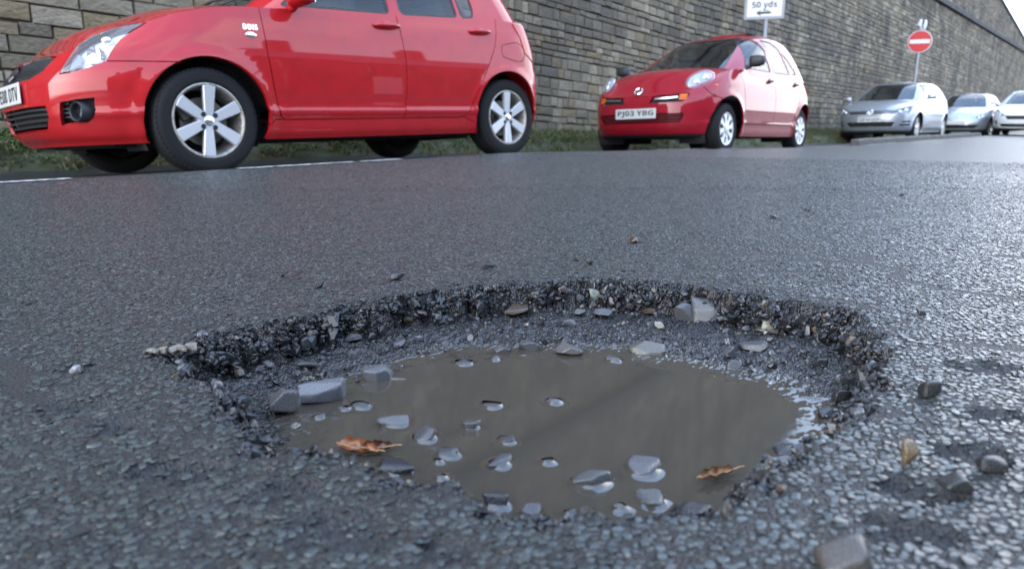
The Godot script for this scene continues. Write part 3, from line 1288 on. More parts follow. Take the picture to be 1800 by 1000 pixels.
func build_near_hatchback() -> void:
	var d := near_hatchback_spec()
	var sh := Shell.new().setup(d.body)
	for f in d.panels:
		if f.name == "fuel_flap":
			f.erase("side")
			f.poly = ellipse_poly(Vector2(sh.ax(-1.304, 0.785), 0.785), 0.068, 0.072, 28)
	var car := make_car("red_hatchback", "bright red five-door hatchback with six-spoke alloy wheels, parked beside the stone wall", d, car_at(-1.428, 5.663, 0.775, -0.087, 0.057, 0.0))
	# sill underside strip
	for sg in [1.0, -1.0]:
		var e := side_poly(sh, [[0.84, 0.178], [-0.83, 0.178], [-0.83, 0.20], [0.84, 0.20]])
		skin("sill_strip", sh, e if sg > 0 else mirror_poly(e), [], M.dark_plastic, car, -0.012, 0.02, 0.06)
	# grilles
	strips("grille_bar", sh, [[-0.36, 0.36, 0.366, 0.376], [-0.35, 0.35, 0.338, 0.35], [-0.33, 0.33, 0.308, 0.32], [-0.28, 0.28, 0.28, 0.29]], -0.012, M.dark_plastic, car)
	var gm := MB.new()
	for k in 39:
		var a := -0.36 + 0.72 * k / 38.0
		var lo := 0.535 + maxf(0.0, absf(a) - 0.22) * 0.27
		var p0 := sh.P(a, lo) - sh.N(a, lo) * 0.012
		var p1 := sh.P(a, 0.638) - sh.N(a, 0.638) * 0.012
		gm.tube([p0, p1], [0.0032], 5)
	for k in 8:
		var y := 0.538 + 0.1 * k / 7.0
		var wdt := 0.24 + clampf((y - 0.535) * 1.5, 0.0, 0.13)
		var ps := []
		for j in 25:
			var a := lerpf(-wdt, wdt, j / 24.0)
			ps.append(sh.P(a, y) - sh.N(a, y) * 0.012)
		gm.tube(ps, [0.0032], 5)
	part("grille_mesh", gm, M.dark_plastic, car)
	# emblem: an angular S
	var em := MB.new()
	em.prism(frame_on(sh, 0.0, 0.588).translated_local(Vector3(0, 0, -0.004)), pv([[0.006, 0.05], [0.045, 0.022], [0.028, 0.008], [0.008, 0.022], [-0.012, 0.008], [0.045, -0.022], [-0.006, -0.05], [-0.045, -0.022], [-0.028, -0.008], [-0.008, -0.022], [0.012, -0.008], [-0.045, 0.022]]), 0.008)
	part("emblem", em, M.chrome, car)
	plate_mesh(car, Transform3D(Basis(Vector3.UP, PI / 2) * Basis(Vector3(1, 0, 0), -0.03), Vector3(1.972, 0.468, 0)), "PE08 DTV")
	# lamps behind the lens, fog lamps
	for sg in [1.0, -1.0]:
		var fr := frame_on(sh, 0.655 * sg, 0.655)
		var lb := MB.new()
		var axis := Basis(Vector3(0, 0, 1), Vector3(0.85, 0, -0.5).normalized(), Vector3(1, 0, 0))
		var fwd := Vector3(0.93, 0.05, -0.35 * sg).normalized()
		var q := Basis(fwd.cross(Vector3.UP).normalized(), fwd, fwd.cross(Vector3.UP).normalized().cross(fwd))
		axis = q
		lb.lathe(Transform3D(axis, fr.origin - fr.basis.z * 0.045), [Vector2(0.05, -0.02), Vector2(0.052, 0.012), Vector2(0.047, 0.014), Vector2(0.03, -0.01), Vector2(0.0, -0.02)], 24)
		part("headlight_bowl", lb, M.chrome, car)
		var l2 := MB.new()
		var f2 := frame_on(sh, 0.66 * sg, 0.735)
		l2.ball(Transform3D(Basis.from_scale(Vector3(0.032, 0.024, 0.028)), f2.origin - f2.basis.z * 0.03), 8, 14)
		part("headlight_bulb", l2, M.chrome, car)
		var l3 := MB.new()
		var f3 := frame_on(sh, 0.553 * sg, 0.615)
		bevel_prism(l3, f3.translated_local(Vector3(0, 0, -0.035)), pv([[-0.022 * sg, -0.045], [0.028 * sg, -0.02], [0.032 * sg, 0.03], [0.0, 0.055], [-0.024 * sg, 0.02]]), 0.012, 0.003)
		part("indicator", l3, M.smoke_lens, car)
		var l4 := MB.new()
		var f4 := frame_on(sh, 0.71 * sg, 0.62)
		bevel_prism(l4, f4.translated_local(Vector3(0, 0, -0.04)), pv([[-0.035, -0.02], [0.03, -0.025], [0.035, 0.0], [0.01, 0.015], [-0.02, 0.05], [-0.04, 0.04]]), 0.014, 0.003)
		part("headlight_fin", l4, M.lamp_grey, car)
		var ff := frame_on(sh, 0.63 * sg, 0.352)
		var fb := MB.new()
		fb.lathe(Transform3D(q, ff.origin - ff.basis.z * 0.05), [Vector2(0.052, -0.03), Vector2(0.054, 0.05), Vector2(0.049, 0.056), Vector2(0.043, 0.05), Vector2(0.042, 0.0)], 28)
		part("fog_lamp_ring", fb, M.dark_plastic, car)
		var fl := MB.new()
		fl.lathe(Transform3D(q, ff.origin - ff.basis.z * 0.05), [Vector2(0.042, 0.006), Vector2(0.03, 0.012), Vector2(0.0, 0.014)], 24)
		part("fog_lamp", fl, M.smoke_lens, car)
		for k in 4:
			var y := 0.315 + 0.026 * k
			var fs := side_bar(sh, 0.475 * sg, 0.545 * sg, y, -0.03)
			part("fog_louvre", fs, M.dark_plastic, car)
		# handles, mirror, side badge
		door_handle(car, Vector3(-0.072, 0.893, -sg * 0.808), M.red_bright, -sg)
		door_handle(car, Vector3(-0.928, 0.915, -sg * 0.803), M.red_bright, -sg)
		wing_mirror(car, Vector3(0.60, 1.0, -sg * 0.905), Vector3(0.075, 0.062, 0.105), M.red_bright, -sg)
		var bd := MB.new()
		var fb2 := frame_on(sh, sh.ax(0.905, 0.775) * sg, 0.768)
		bd.ball(Transform3D(fb2.basis * Basis.from_scale(Vector3(0.034, 0.017, 0.006)), fb2.origin), 8, 18)
		part("badge", bd, M.chrome_soft, car)
		var tm := TextMesh.new()
		var fnt := SystemFont.new()
		fnt.font_names = PackedStringArray(["Droid Sans"])
		fnt.font_weight = 700
		tm.font = fnt
		tm.text = "DDiS"
		tm.font_size = 48
		tm.pixel_size = 0.001
		tm.depth = 0.003
		var ob := put("model_lettering", tm, M.chrome, car)
		var fb3 := frame_on(sh, sh.ax(0.905, 0.81) * sg, 0.812)
		var ext := tm.get_aabb()
		var sc := 0.088 / ext.size.x
		ob.transform = fb3 * Transform3D(Basis.from_scale(Vector3(sc, sc, 1)), Vector3(-(ext.position.x + ext.size.x * 0.5) * sc, -(ext.position.y + ext.size.y * 0.5) * sc, 0.001))
		# rear lamp
		var rp := pv([[3.52, 0.78], [3.5, 0.9], [3.46, 1.0], [3.62, 1.0], [3.72, 0.8], [3.66, 0.72]])
		skin("rear_lamp", sh, rp if sg > 0 else mirror_poly(rp), [], M.red_lens, car, 0.006, 0.01, 0.04)
	var cw := MB.new()
	cw.box(Transform3D(Basis(Vector3(0, 0, 1), -0.4), Vector3(0.90, 0.985, 0)), Vector3(0.12, 0.012, 1.2), 0.004)
	cw.tube([Vector3(0.93, 0.998, -0.1), Vector3(0.9, 1.02, -0.35), Vector3(0.83, 1.03, -0.62)], [0.008, 0.007, 0.005], 6)
	part("wiper", cw, M.dark_plastic, car)


func side_bar(sh: Shell, a0: float, a1: float, y: float, off: float) -> MB:
	var mb := MB.new()
	mb.tube([sh.P(a0, y) + sh.N(a0, y) * off, sh.P((a0 + a1) * 0.5, y) + sh.N((a0 + a1) * 0.5, y) * off, sh.P(a1, y) + sh.N(a1, y) * off], [0.007], 6)
	return mb


func build_round_hatchback() -> void:
	var d := {}
	d.paint = M.red_deep
	d.fine = 0.05
	d.gap = 0.004
	d.body = {
		"F": [[0.18, 1.80], [0.24, 1.86], [0.32, 1.895], [0.45, 1.91], [0.55, 1.905], [0.62, 1.885], [0.68, 1.85], [0.74, 1.795], [0.8, 1.72], [0.86, 1.63], [0.92, 1.50], [1.0, 1.3]],
		"B": [[0.18, -1.70], [0.26, -1.77], [0.45, -1.80], [0.62, -1.79], [0.75, -1.765], [0.9, -1.72], [1.05, -1.64]],
		"W": [[0.17, 0.77], [0.24, 0.80], [0.33, 0.815], [0.348, 0.829], [0.37, 0.823], [0.5, 0.836], [0.65, 0.838], [0.78, 0.82], [0.86, 0.795], [0.93, 0.768], [1.05, 0.72]],
		"x0f": 0.75, "x0r": -0.95, "nf": 3.1, "nr": 3.5, "lf": 1.5, "lr": 1.1,
		"arches": [[1.215, 0.285, 0.355, 0.36], [-1.205, 0.285, 0.335, 0.35]], "flare": 0.016,
	}
	d.house = {
		"F": [[0.85, 1.17], [0.95, 1.02], [1.1, 0.76], [1.25, 0.47], [1.38, 0.20], [1.44, 0.04], [1.48, -0.1], [1.505, -0.25], [1.52, -0.42]],
		"B": [[0.88, -1.74], [1.0, -1.68], [1.2, -1.54], [1.35, -1.40], [1.44, -1.25], [1.5, -1.02], [1.52, -0.85]],
		"W": [[0.88, 0.785], [0.97, 0.762], [1.1, 0.725], [1.25, 0.675], [1.38, 0.62], [1.43, 0.588], [1.47, 0.535], [1.495, 0.465], [1.51, 0.38], [1.52, 0.28]],
		"x0f": 0.45, "x0r": -1.1, "slide": 0.55, "nf": 2.8, "nr": 2.6, "lf": 1.2, "lr": 1.1,
	}
	d.top_line = [[0.0, 0.648], [0.3, 0.655], [0.45, 0.675], [0.55, 0.70], [0.65, 0.745], [0.75, 0.80], [0.875, 0.868], [1.0, 0.91], [1.2, 0.945], [1.45, 0.972], [1.9, 0.985], [2.6, 0.99], [3.2, 0.985], [3.6, 0.96], [4.3, 0.95]]
	d.bottom = 0.19
	d.cowl = 1.42
	d.nose = 1.9
	d.tail = -1.78
	d.bonnet_crown = [[0.8, 0.03], [1.2, 0.075], [1.5, 0.095], [1.65, 0.07], [1.78, 0.035], [1.88, 0.0]]
	d.roof_crown = 0.012
	d.wheels = [[1.215, 0.2], [-1.215, 0.5]]
	d.tyre_r = 0.284
	d.rim_r = 0.19
	d.wheel_z = 0.79
	d.wheel_style = "trim"
	d.house_from = 0.92
	d.house_to = 1.515
	d.cabin_w = 0.66
	d.cabin_x = 0.5
	d.windows = [
		{"name": "windscreen", "poly": pv([[-0.56, 0.975], [0.56, 0.975], [0.50, 1.44], [-0.50, 1.44]]), "both": false},
		{"name": "side_window", "side": [[0.66, 0.985], [0.50, 1.12], [0.22, 1.34], [0.08, 1.405], [-0.05, 1.415], [-0.13, 0.985]]},
		{"name": "side_window", "side": [[-0.20, 0.985], [-0.13, 1.41], [-0.42, 1.40], [-0.62, 1.34], [-0.80, 1.0]]},
		{"name": "quarter_window", "side": [[-0.84, 1.0], [-0.67, 1.31], [-0.86, 1.2], [-1.04, 1.04], [-1.03, 1.01]]},
		{"name": "rear_window", "poly": pv([[3.25, 1.04], [4.45, 1.04], [4.45, 1.4], [3.25, 1.4]]), "both": false},
	]
	d.panels = [
		{"name": "grille", "poly": pv([[0.075, 0.568], [0.10, 0.638], [0.53, 0.667], [0.565, 0.66], [0.53, 0.602], [0.46, 0.578]]), "mat": M.black_rough, "off": -0.03, "skirt": 0.0},
		{"name": "lower_grille", "poly": pv([[-0.50, 0.45], [0.50, 0.45], [0.52, 0.41], [0.45, 0.35], [-0.45, 0.35], [-0.52, 0.41]]), "mat": M.black_rough, "off": -0.035, "skirt": 0.0, "both": false},
		{"name": "front_door", "side": [[0.86, 1.05], [0.85, 0.8], [0.84, 0.5], [0.81, 0.37], [0.77, 0.345], [-0.09, 0.348], [-0.12, 0.6], [-0.14, 0.85], [-0.15, 1.05]]},
		{"name": "rear_door", "side": [[-0.09, 0.348], [-0.12, 0.6], [-0.14, 0.85], [-0.15, 1.05], [-1.1, 1.05], [-1.08, 0.85], [-0.98, 0.68], [-0.86, 0.5], [-0.76, 0.36], [-0.70, 0.348]]},
		{"name": "sill", "side": [[0.87, 0.1], [0.87, 0.3], [0.8, 0.345], [-0.74, 0.348], [-0.86, 0.28], [-0.86, 0.1]], "mat": M.red_deep},
		{"name": "front_wing", "poly": pv([[0.75, 0.735], [0.75, 1.05], [1.6, 1.05], [1.75, 0.15], [1.35, 0.15], [1.1, 0.61], [0.9, 0.66]])},
		{"name": "bumper_skirt", "poly": pv([[-1.3, 0.1], [1.3, 0.1], [1.3, 0.218], [-1.3, 0.218]]), "mat": M.dark_plastic, "off": -0.006, "both": false},
		{"name": "front_bumper", "poly": pv([[-1.3, 0.2], [1.3, 0.2], [1.3, 0.95], [-1.3, 0.95]]), "both": false},
		{"name": "rear_quarter", "poly": pv([[2.3, 0.1], [3.7, 0.1], [3.7, 1.1], [2.3, 1.1]])},
		{"name": "rear_end", "poly": pv([[3.6, 0.1], [4.3, 0.1], [4.3, 1.1], [3.6, 1.1]])},
	]
	var car := make_car("red_hatchback", "deep red rounded hatchback with oval headlights and black door mirrors, plate PJ03 YBG", d, car_at(2.634, 10.062, 0.693, -0.255, 0.04, 0.03))
	var sh := Shell.new().setup(d.body)
	strips("grille_bar", sh, [[-0.49, 0.49, 0.424, 0.432], [-0.48, 0.48, 0.396, 0.404], [-0.46, 0.46, 0.368, 0.375]], -0.006, M.red_deep, car)
	skin("intake", sh, pv([[-0.33, 0.44], [0.33, 0.44], [0.30, 0.355], [-0.30, 0.355]]), [], M.black_rough, car, -0.028, 0.0, 0.06)
	for sg in [1.0, -1.0]:
		var gb := pv([[0.12, 0.605], [0.40, 0.618], [0.40, 0.634], [0.12, 0.62]])
		skin("grille_bar", sh, gb if sg > 0 else mirror_poly(gb), [], M.chrome_soft, car, 0.0, 0.01, 0.05)
		for k in 3:
			var y := 0.597 + 0.022 * k
			var ib := pv([[0.425, y], [0.535, y + 0.002], [0.54, y + 0.016], [0.425, y + 0.014]])
			skin("indicator", sh, ib if sg > 0 else mirror_poly(ib), [], M.amber, car, -0.002, 0.012, 0.05)
		# bulging oval headlight
		var e1 := Vector3(-0.37, 0.17, -0.17 * sg).normalized()
		var nn := Vector3(0.50, 0.62, -0.60 * sg)
		nn = (nn - e1 * nn.dot(e1)).normalized()
		var e2 := nn.cross(e1).normalized()
		var c := Vector3(1.535, 0.808, -0.592 * sg)
		var hb := MB.new()
		hb.ball(Transform3D(Basis(e1 * 0.205, e2 * 0.108, nn * 0.062), c + nn * 0.012), 14, 28)
		var h := part("headlight", hb, M.lens_frost, car)
		var rb := MB.new()
		rb.ball(Transform3D(Basis(e1 * 0.18, e2 * 0.092, nn * 0.03), c - nn * 0.002), 10, 24)
		part("reflector", rb, M.lamp_grey, h)
		var bb := MB.new()
		for q in [-0.07, 0.07]:
			bb.ball(Transform3D(Basis.from_scale(Vector3(0.045, 0.045, 0.045)), c + e1 * q + nn * 0.005), 10, 16)
		part("headlight_bowl", bb, M.chrome, h)
		wing_mirror(car, Vector3(0.70, 1.06, -sg * 0.905), Vector3(0.065, 0.066, 0.10), M.dark_plastic, -sg)
		door_handle(car, Vector3(-0.0, 0.872, -sg * 0.792), M.dark_plastic, -sg, 0.07)
		door_handle(car, Vector3(-0.93, 0.878, -sg * 0.786), M.dark_plastic, -sg, 0.07)
		var sr := MB.new()
		var fs := frame_on(sh, 0.972 * sg, 0.755)
		sr.ball(Transform3D(fs.basis * Basis.from_scale(Vector3(0.02, 0.012, 0.008)), fs.origin), 6, 12)
		part("side_repeater", sr, M.amber, car)
		var rp := pv([[3.45, 0.72], [3.42, 0.95], [3.58, 0.95], [3.62, 0.74]])
		skin("rear_lamp", sh, rp if sg > 0 else mirror_poly(rp), [], M.red_lens, car, 0.008, 0.01, 0.05)
	# round emblem with a bar
	var em := MB.new()
	var fe := Transform3D(Basis(Vector3.UP, PI / 2) * Basis(Vector3(1, 0, 0), -0.75), Vector3(1.852, 0.70, 0))
	var flip := fe * Transform3D(Basis(Vector3(1, 0, 0), PI / 2), Vector3.ZERO)
	em.lathe(flip, [Vector2(0.052, 0.0), Vector2(0.054, 0.012), Vector2(0.046, 0.018), Vector2(0.038, 0.012), Vector2(0.038, 0.0)], 28)
	em.box(fe.translated_local(Vector3(0, 0, 0.014)), Vector3(0.115, 0.022, 0.012), 0.003)
	part("emblem", em, M.chrome, car)
	plate_mesh(car, Transform3D(Basis(Vector3.UP, PI / 2), Vector3(1.918, 0.455, 0)), "PJ03 YBG")
	var wp := MB.new()
	wp.tube([Vector3(1.02, 0.995, 0.1), Vector3(0.98, 1.01, 0.3), Vector3(0.9, 1.02, 0.55)], [0.009, 0.008, 0.006], 6)
	part("wiper", wp, M.dark_plastic, car)


# three further cars share this build; k holds what differs
func family_car(k: Dictionary, called: String, label: String, t: Transform3D) -> Node3D:
	var d := {}
	var q: float = k.get("low", 0.0)
	d.paint = k.paint
	d.fine = 0.07
	d.gap = 0.005
	d.body = {
		"F": k.F, "B": [[0.16, -1.98], [0.3, -2.05], [0.5, -2.08], [0.7, -2.06], [0.9, -2.0], [1.05, -1.93]],
		"W": [[0.16, 0.82], [0.24, 0.85], [0.32, 0.868], [0.5, 0.88], [0.66, 0.888], [0.74, 0.88], [0.84, 0.865], [0.92, 0.845], [1.05, 0.79]],
		"x0f": 0.9, "x0r": -1.2, "nf": k.nf, "nr": 3.2, "lf": 1.7, "lr": 1.2,
		"arches": [[1.3185, 0.30, 0.36, 0.365], [-1.3185, 0.30, 0.36, 0.36]], "flare": 0.012,
	}
	d.house = {
		"F": [[0.88, 1.34], [1.0, 1.12], [1.15, 0.82], [1.3, 0.5], [1.36, 0.34], [1.40, 0.18], [1.425, 0.0], [1.445, -0.25]],
		"B": [[0.9, -2.0], [1.05, -1.9], [1.2, -1.72], [1.35, -1.45], [1.44, -1.1]],
		"W": [[0.9, 0.845], [1.0, 0.81], [1.15, 0.755], [1.3, 0.69], [1.36, 0.65], [1.40, 0.60], [1.425, 0.53], [1.438, 0.44], [1.445, 0.36]],
		"x0f": 0.6, "x0r": -1.4, "slide": 0.55, "nf": 3.0, "nr": 3.0, "lf": 1.3, "lr": 1.2,
	}
	d.top_line = k.top
	d.bottom = 0.17
	d.cowl = 1.75
	d.nose = 2.16
	d.tail = -2.05
	d.bonnet_crown = [[0.9, 0.04], [1.3, 0.07], [1.7, 0.065], [1.95, 0.04], [2.08, 0.015], [2.16, 0.0]]
	d.roof_crown = 0.012
	d.wheels = [[1.3185, 0.3], [-1.3185, 0.8]]
	d.tyre_r = 0.31
	d.rim_r = 0.215
	d.wheel_z = 0.845
	d.wheel_style = "five_twin"
	d.house_from = 0.93
	d.house_to = 1.437
	d.cabin_w = 0.7
	d.cabin_x = 0.55
	d.windows = [
		{"name": "windscreen", "poly": pv([[-0.66, 0.97], [0.66, 0.97], [0.60, 1.385], [-0.60, 1.385]]), "both": false},
		{"name": "side_window", "side": [[0.80, 0.985], [0.5, 1.18], [0.26, 1.35], [0.0, 1.375], [-0.04, 0.99]]},
		{"name": "side_window", "side": [[-0.12, 0.99], [-0.10, 1.375], [-0.75, 1.35], [-1.05, 1.2], [-1.15, 1.02]]},
		{"name": "rear_window", "poly": pv([[3.9, 1.05], [5.1, 1.05], [5.1, 1.36], [3.9, 1.36]]), "both": false},
	]
	d.panels = k.panels + [
		{"name": "front_door", "side": [[0.93, 1.05], [0.92, 0.7], [0.86, 0.36], [0.8, 0.3], [-0.06, 0.3], [-0.09, 0.7], [-0.07, 1.05]]},
		{"name": "rear_door", "side": [[-0.06, 0.3], [-0.09, 0.7], [-0.07, 1.05], [-1.1, 1.05], [-1.1, 0.75], [-0.93, 0.55], [-0.82, 0.36], [-0.76, 0.3]]},
		{"name": "front_wing", "poly": pv([[0.98, 0.6], [0.9, 1.05], [1.9, 1.05], [2.0, 0.15], [1.5, 0.15], [1.25, 0.6]])},
		{"name": "bumper_skirt", "poly": pv([[-1.45, 0.1], [1.45, 0.1], [1.45, 0.225], [-1.45, 0.225]]), "mat": M.dark_plastic, "off": -0.01, "both": false},
		{"name": "front_bumper", "poly": pv([[-1.5, 0.2], [1.5, 0.2], [1.5, 0.95], [-1.5, 0.95]]), "both": false},
		{"name": "rear_quarter", "poly": pv([[1.5, 0.1], [4.5, 0.1], [4.5, 1.1], [1.5, 1.1]])},
		{"name": "rear_end", "poly": pv([[4.3, 0.1], [5.0, 0.1], [5.0, 1.1], [4.3, 1.1]])},
	]
	var car := make_car(called, label, d, t)
	var sh := Shell.new().setup(d.body)
	for sg in [1.0, -1.0]:
		wing_mirror(car, Vector3(0.80, 1.03, -sg * 0.99), Vector3(0.07, 0.06, 0.11), k.paint, -sg)
		door_handle(car, Vector3(0.06, 0.87, -sg * 0.862), k.paint, -sg, 0.1)
		door_handle(car, Vector3(-0.95, 0.885, -sg * 0.858), k.paint, -sg, 0.1)
		for q2 in k.lamps:
			var lb := MB.new()
			var f := frame_on(sh, q2[0] * sg, q2[1])
			lb.ball(Transform3D(Basis.from_scale(Vector3(1, 1, 1) * q2[2]), f.origin - f.basis.z * q2[2] * 0.6), 8, 14)
			part("headlight_bowl", lb, M.chrome, car)
	plate_mesh(car, Transform3D(Basis(Vector3.UP, PI / 2), Vector3(k.plate_x, k.plate_y, 0)), k.plate)
	return car


func build_far_cars() -> void:
	var top := [[0.0, 0.705], [0.35, 0.708], [0.45, 0.715], [0.62, 0.75], [0.9, 0.80], [1.2, 0.86], [1.5, 0.905], [1.8, 0.935], [2.4, 0.955], [4.0, 0.985], [5.0, 0.98]]
	var front := [[0.16, 2.05], [0.24, 2.12], [0.34, 2.16], [0.5, 2.175], [0.62, 2.165], [0.68, 2.13], [0.74, 2.06], [0.8, 1.95], [0.9, 1.7], [1.0, 1.4]]
	var lens := {"name": "headlight", "poly": pv([[0.44, 0.625], [0.43, 0.69], [0.62, 0.735], [0.9, 0.785], [1.06, 0.79], [1.06, 0.69], [0.98, 0.64], [0.65, 0.615]]), "mat": M.lens, "off": 0.003, "back": M.lamp_grey, "back_name": "reflector", "back_off": -0.06}
	var car := family_car({
		"paint": M.silver, "F": front, "top": top, "nf": 3.4, "plate": "GD14 LUY", "plate_x": 2.185, "plate_y": 0.495, "lamps": [[0.62, 0.675, 0.042], [0.84, 0.715, 0.046]],
		"panels": [lens,
			{"name": "grille", "poly": pv([[-0.42, 0.625], [0.42, 0.625], [0.42, 0.69], [-0.42, 0.69]]), "mat": M.black_rough, "off": -0.03, "skirt": 0.0, "both": false},
			{"name": "lower_grille", "poly": pv([[-0.5, 0.43], [0.5, 0.43], [0.4, 0.32], [-0.4, 0.32]]), "mat": M.black_rough, "off": -0.04, "skirt": 0.0, "both": false},
			{"name": "bumper_vent", "poly": pv([[0.76, 0.45], [1.1, 0.45], [1.12, 0.42], [0.74, 0.415]]), "mat": M.black_rough, "off": -0.03, "skirt": 0.0},
			{"name": "bumper_vent", "poly": pv([[0.68, 0.38], [1.12, 0.38], [1.1, 0.34], [0.65, 0.34]]), "mat": M.black_rough, "off": -0.03, "skirt": 0.0},
		]}, "silver_hatchback", "pale silver hatchback with a round badge in its slim black grille, below the no-entry sign", car_at(9.99, 19.69, 0.725, -0.46, 0.03, 0.015))
	var em := MB.new()
	var fe := Transform3D(Basis(Vector3.UP, PI / 2) * Basis(Vector3(1, 0, 0), -0.15), Vector3(2.165, 0.66, 0))
	em.lathe(fe * Transform3D(Basis(Vector3(1, 0, 0), PI / 2), Vector3.ZERO), [Vector2(0.072, 0.0), Vector2(0.074, 0.014), Vector2(0.066, 0.018), Vector2(0.06, 0.012), Vector2(0.06, 0.0)], 28)
	for s in [[[-0.04, 0.045], [0.0, -0.0]], [[0.04, 0.045], [0.0, 0.0]], [[-0.052, 0.02], [-0.025, -0.05]], [[0.052, 0.02], [0.025, -0.05]], [[-0.025, -0.05], [0.0, 0.0]], [[0.025, -0.05], [0.0, 0.0]]]:
		em.tube([fe * Vector3(s[0][0], s[0][1], 0.012), fe * Vector3(s[1][0], s[1][1], 0.012)], [0.008], 6)
	part("emblem", em, M.chrome, car)
	strips("grille_bar", Shell.new().setup({"F": front, "B": [[0.1, -2.0], [1.0, -2.0]], "W": [[0.16, 0.82], [0.5, 0.88], [1.0, 0.84]], "x0f": 0.9, "x0r": -1.2, "nf": 3.4, "nr": 3.2, "lf": 1.7, "lr": 1.2}), [[-0.41, 0.41, 0.652, 0.66]], -0.006, M.chrome_soft, car)
	var front2 := [[0.16, 2.1], [0.24, 2.16], [0.34, 2.2], [0.45, 2.2], [0.55, 2.17], [0.62, 2.12], [0.68, 2.04], [0.74, 1.94], [0.8, 1.82], [0.9, 1.6], [1.0, 1.35]]
	var top2 := [[0.0, 0.62], [0.35, 0.625], [0.45, 0.64], [0.62, 0.68], [0.9, 0.77], [1.2, 0.85], [1.5, 0.90], [1.8, 0.93], [2.4, 0.955], [4.0, 0.985], [5.0, 0.98]]
	var lens2 := {"name": "headlight", "poly": pv([[0.50, 0.56], [0.5, 0.63], [0.72, 0.70], [1.0, 0.78], [1.02, 0.72], [0.85, 0.62], [0.65, 0.565]]), "mat": M.lens, "off": 0.003, "back": M.reflector, "back_name": "reflector", "back_off": -0.06}
	family_car({
		"paint": M.silver_warm, "F": front2, "top": top2, "nf": 3.0, "plate": "", "plate_x": 2.205, "plate_y": 0.46, "lamps": [[0.66, 0.615, 0.045], [0.82, 0.67, 0.04]],
		"panels": [lens2,
			{"name": "lower_grille", "poly": pv([[-0.75, 0.385], [0.75, 0.385], [0.5, 0.27], [-0.5, 0.27]]), "mat": M.black_rough, "off": -0.04, "skirt": 0.0, "both": false},
		]}, "silver_car", "low silver car with a wide mouth-shaped lower grille, parked behind the pale hatchback", far_spot(30.6, 4.95, 0.02, 0.0))
	var lens3 := {"name": "headlight", "poly": pv([[0.52, 0.60], [0.5, 0.65], [0.8, 0.74], [1.1, 0.80], [1.12, 0.74], [0.9, 0.65], [0.7, 0.6]]), "mat": M.lens, "off": 0.003, "back": M.lamp_grey, "back_name": "reflector", "back_off": -0.06}
	family_car({
		"paint": M.white_paint, "F": front2, "top": top2, "nf": 3.2, "plate": "", "plate_x": 2.205, "plate_y": 0.44, "lamps": [[0.75, 0.65, 0.045], [0.95, 0.70, 0.04]],
		"panels": [lens3,
			{"name": "grille", "poly": pv([[-0.48, 0.615], [0.48, 0.615], [0.36, 0.50], [-0.36, 0.50]]), "mat": M.black_rough, "off": -0.03, "skirt": 0.0, "both": false},
			{"name": "lower_grille", "poly": pv([[-0.72, 0.36], [0.72, 0.36], [0.6, 0.26], [-0.6, 0.26]]), "mat": M.black_rough, "off": -0.04, "skirt": 0.0, "both": false},
			{"name": "fog_recess", "poly": pv([[0.85, 0.44], [1.15, 0.48], [1.12, 0.33], [0.9, 0.32]]), "mat": M.black_rough, "off": -0.03, "skirt": 0.0},
		]}, "white_car", "white car with dark fog-lamp recesses, out in the road beside the low silver car", far_spot(30.2, 3.1, 0.0, 0.0))


func far_spot(s: float, k: float, camber: float, turn: float) -> Transform3D:
	var p := along(s, k, 0.0)
	return car_at(p.x, -p.z, road_yaw(s) + turn, ground(s, k), camber, 0.015)


func paint_mat(c: Color, metal := 0.0, rough := 0.6) -> StandardMaterial3D:
	var m := mat(c, rough, metal, 0.5 if metal > 0.0 else 0.2)
	m.clearcoat_enabled = true
	m.clearcoat = 1.0
	m.clearcoat_roughness = 0.03
	return m


func glass_mat(c: Color, rough := 0.02) -> StandardMaterial3D:
	var m := mat(c, rough)
	m.transparency = BaseMaterial3D.TRANSPARENCY_ALPHA
	return m


func tinted(m: StandardMaterial3D, tex: Texture2D, scale: float, world := false) -> StandardMaterial3D:
	m.albedo_texture = tex
	m.uv1_triplanar = true
	m.uv1_world_triplanar = world
	m.uv1_scale = Vector3.ONE * scale
	return m


func vcol(m: StandardMaterial3D) -> StandardMaterial3D:
	m.vertex_color_use_as_albedo = true
	return m


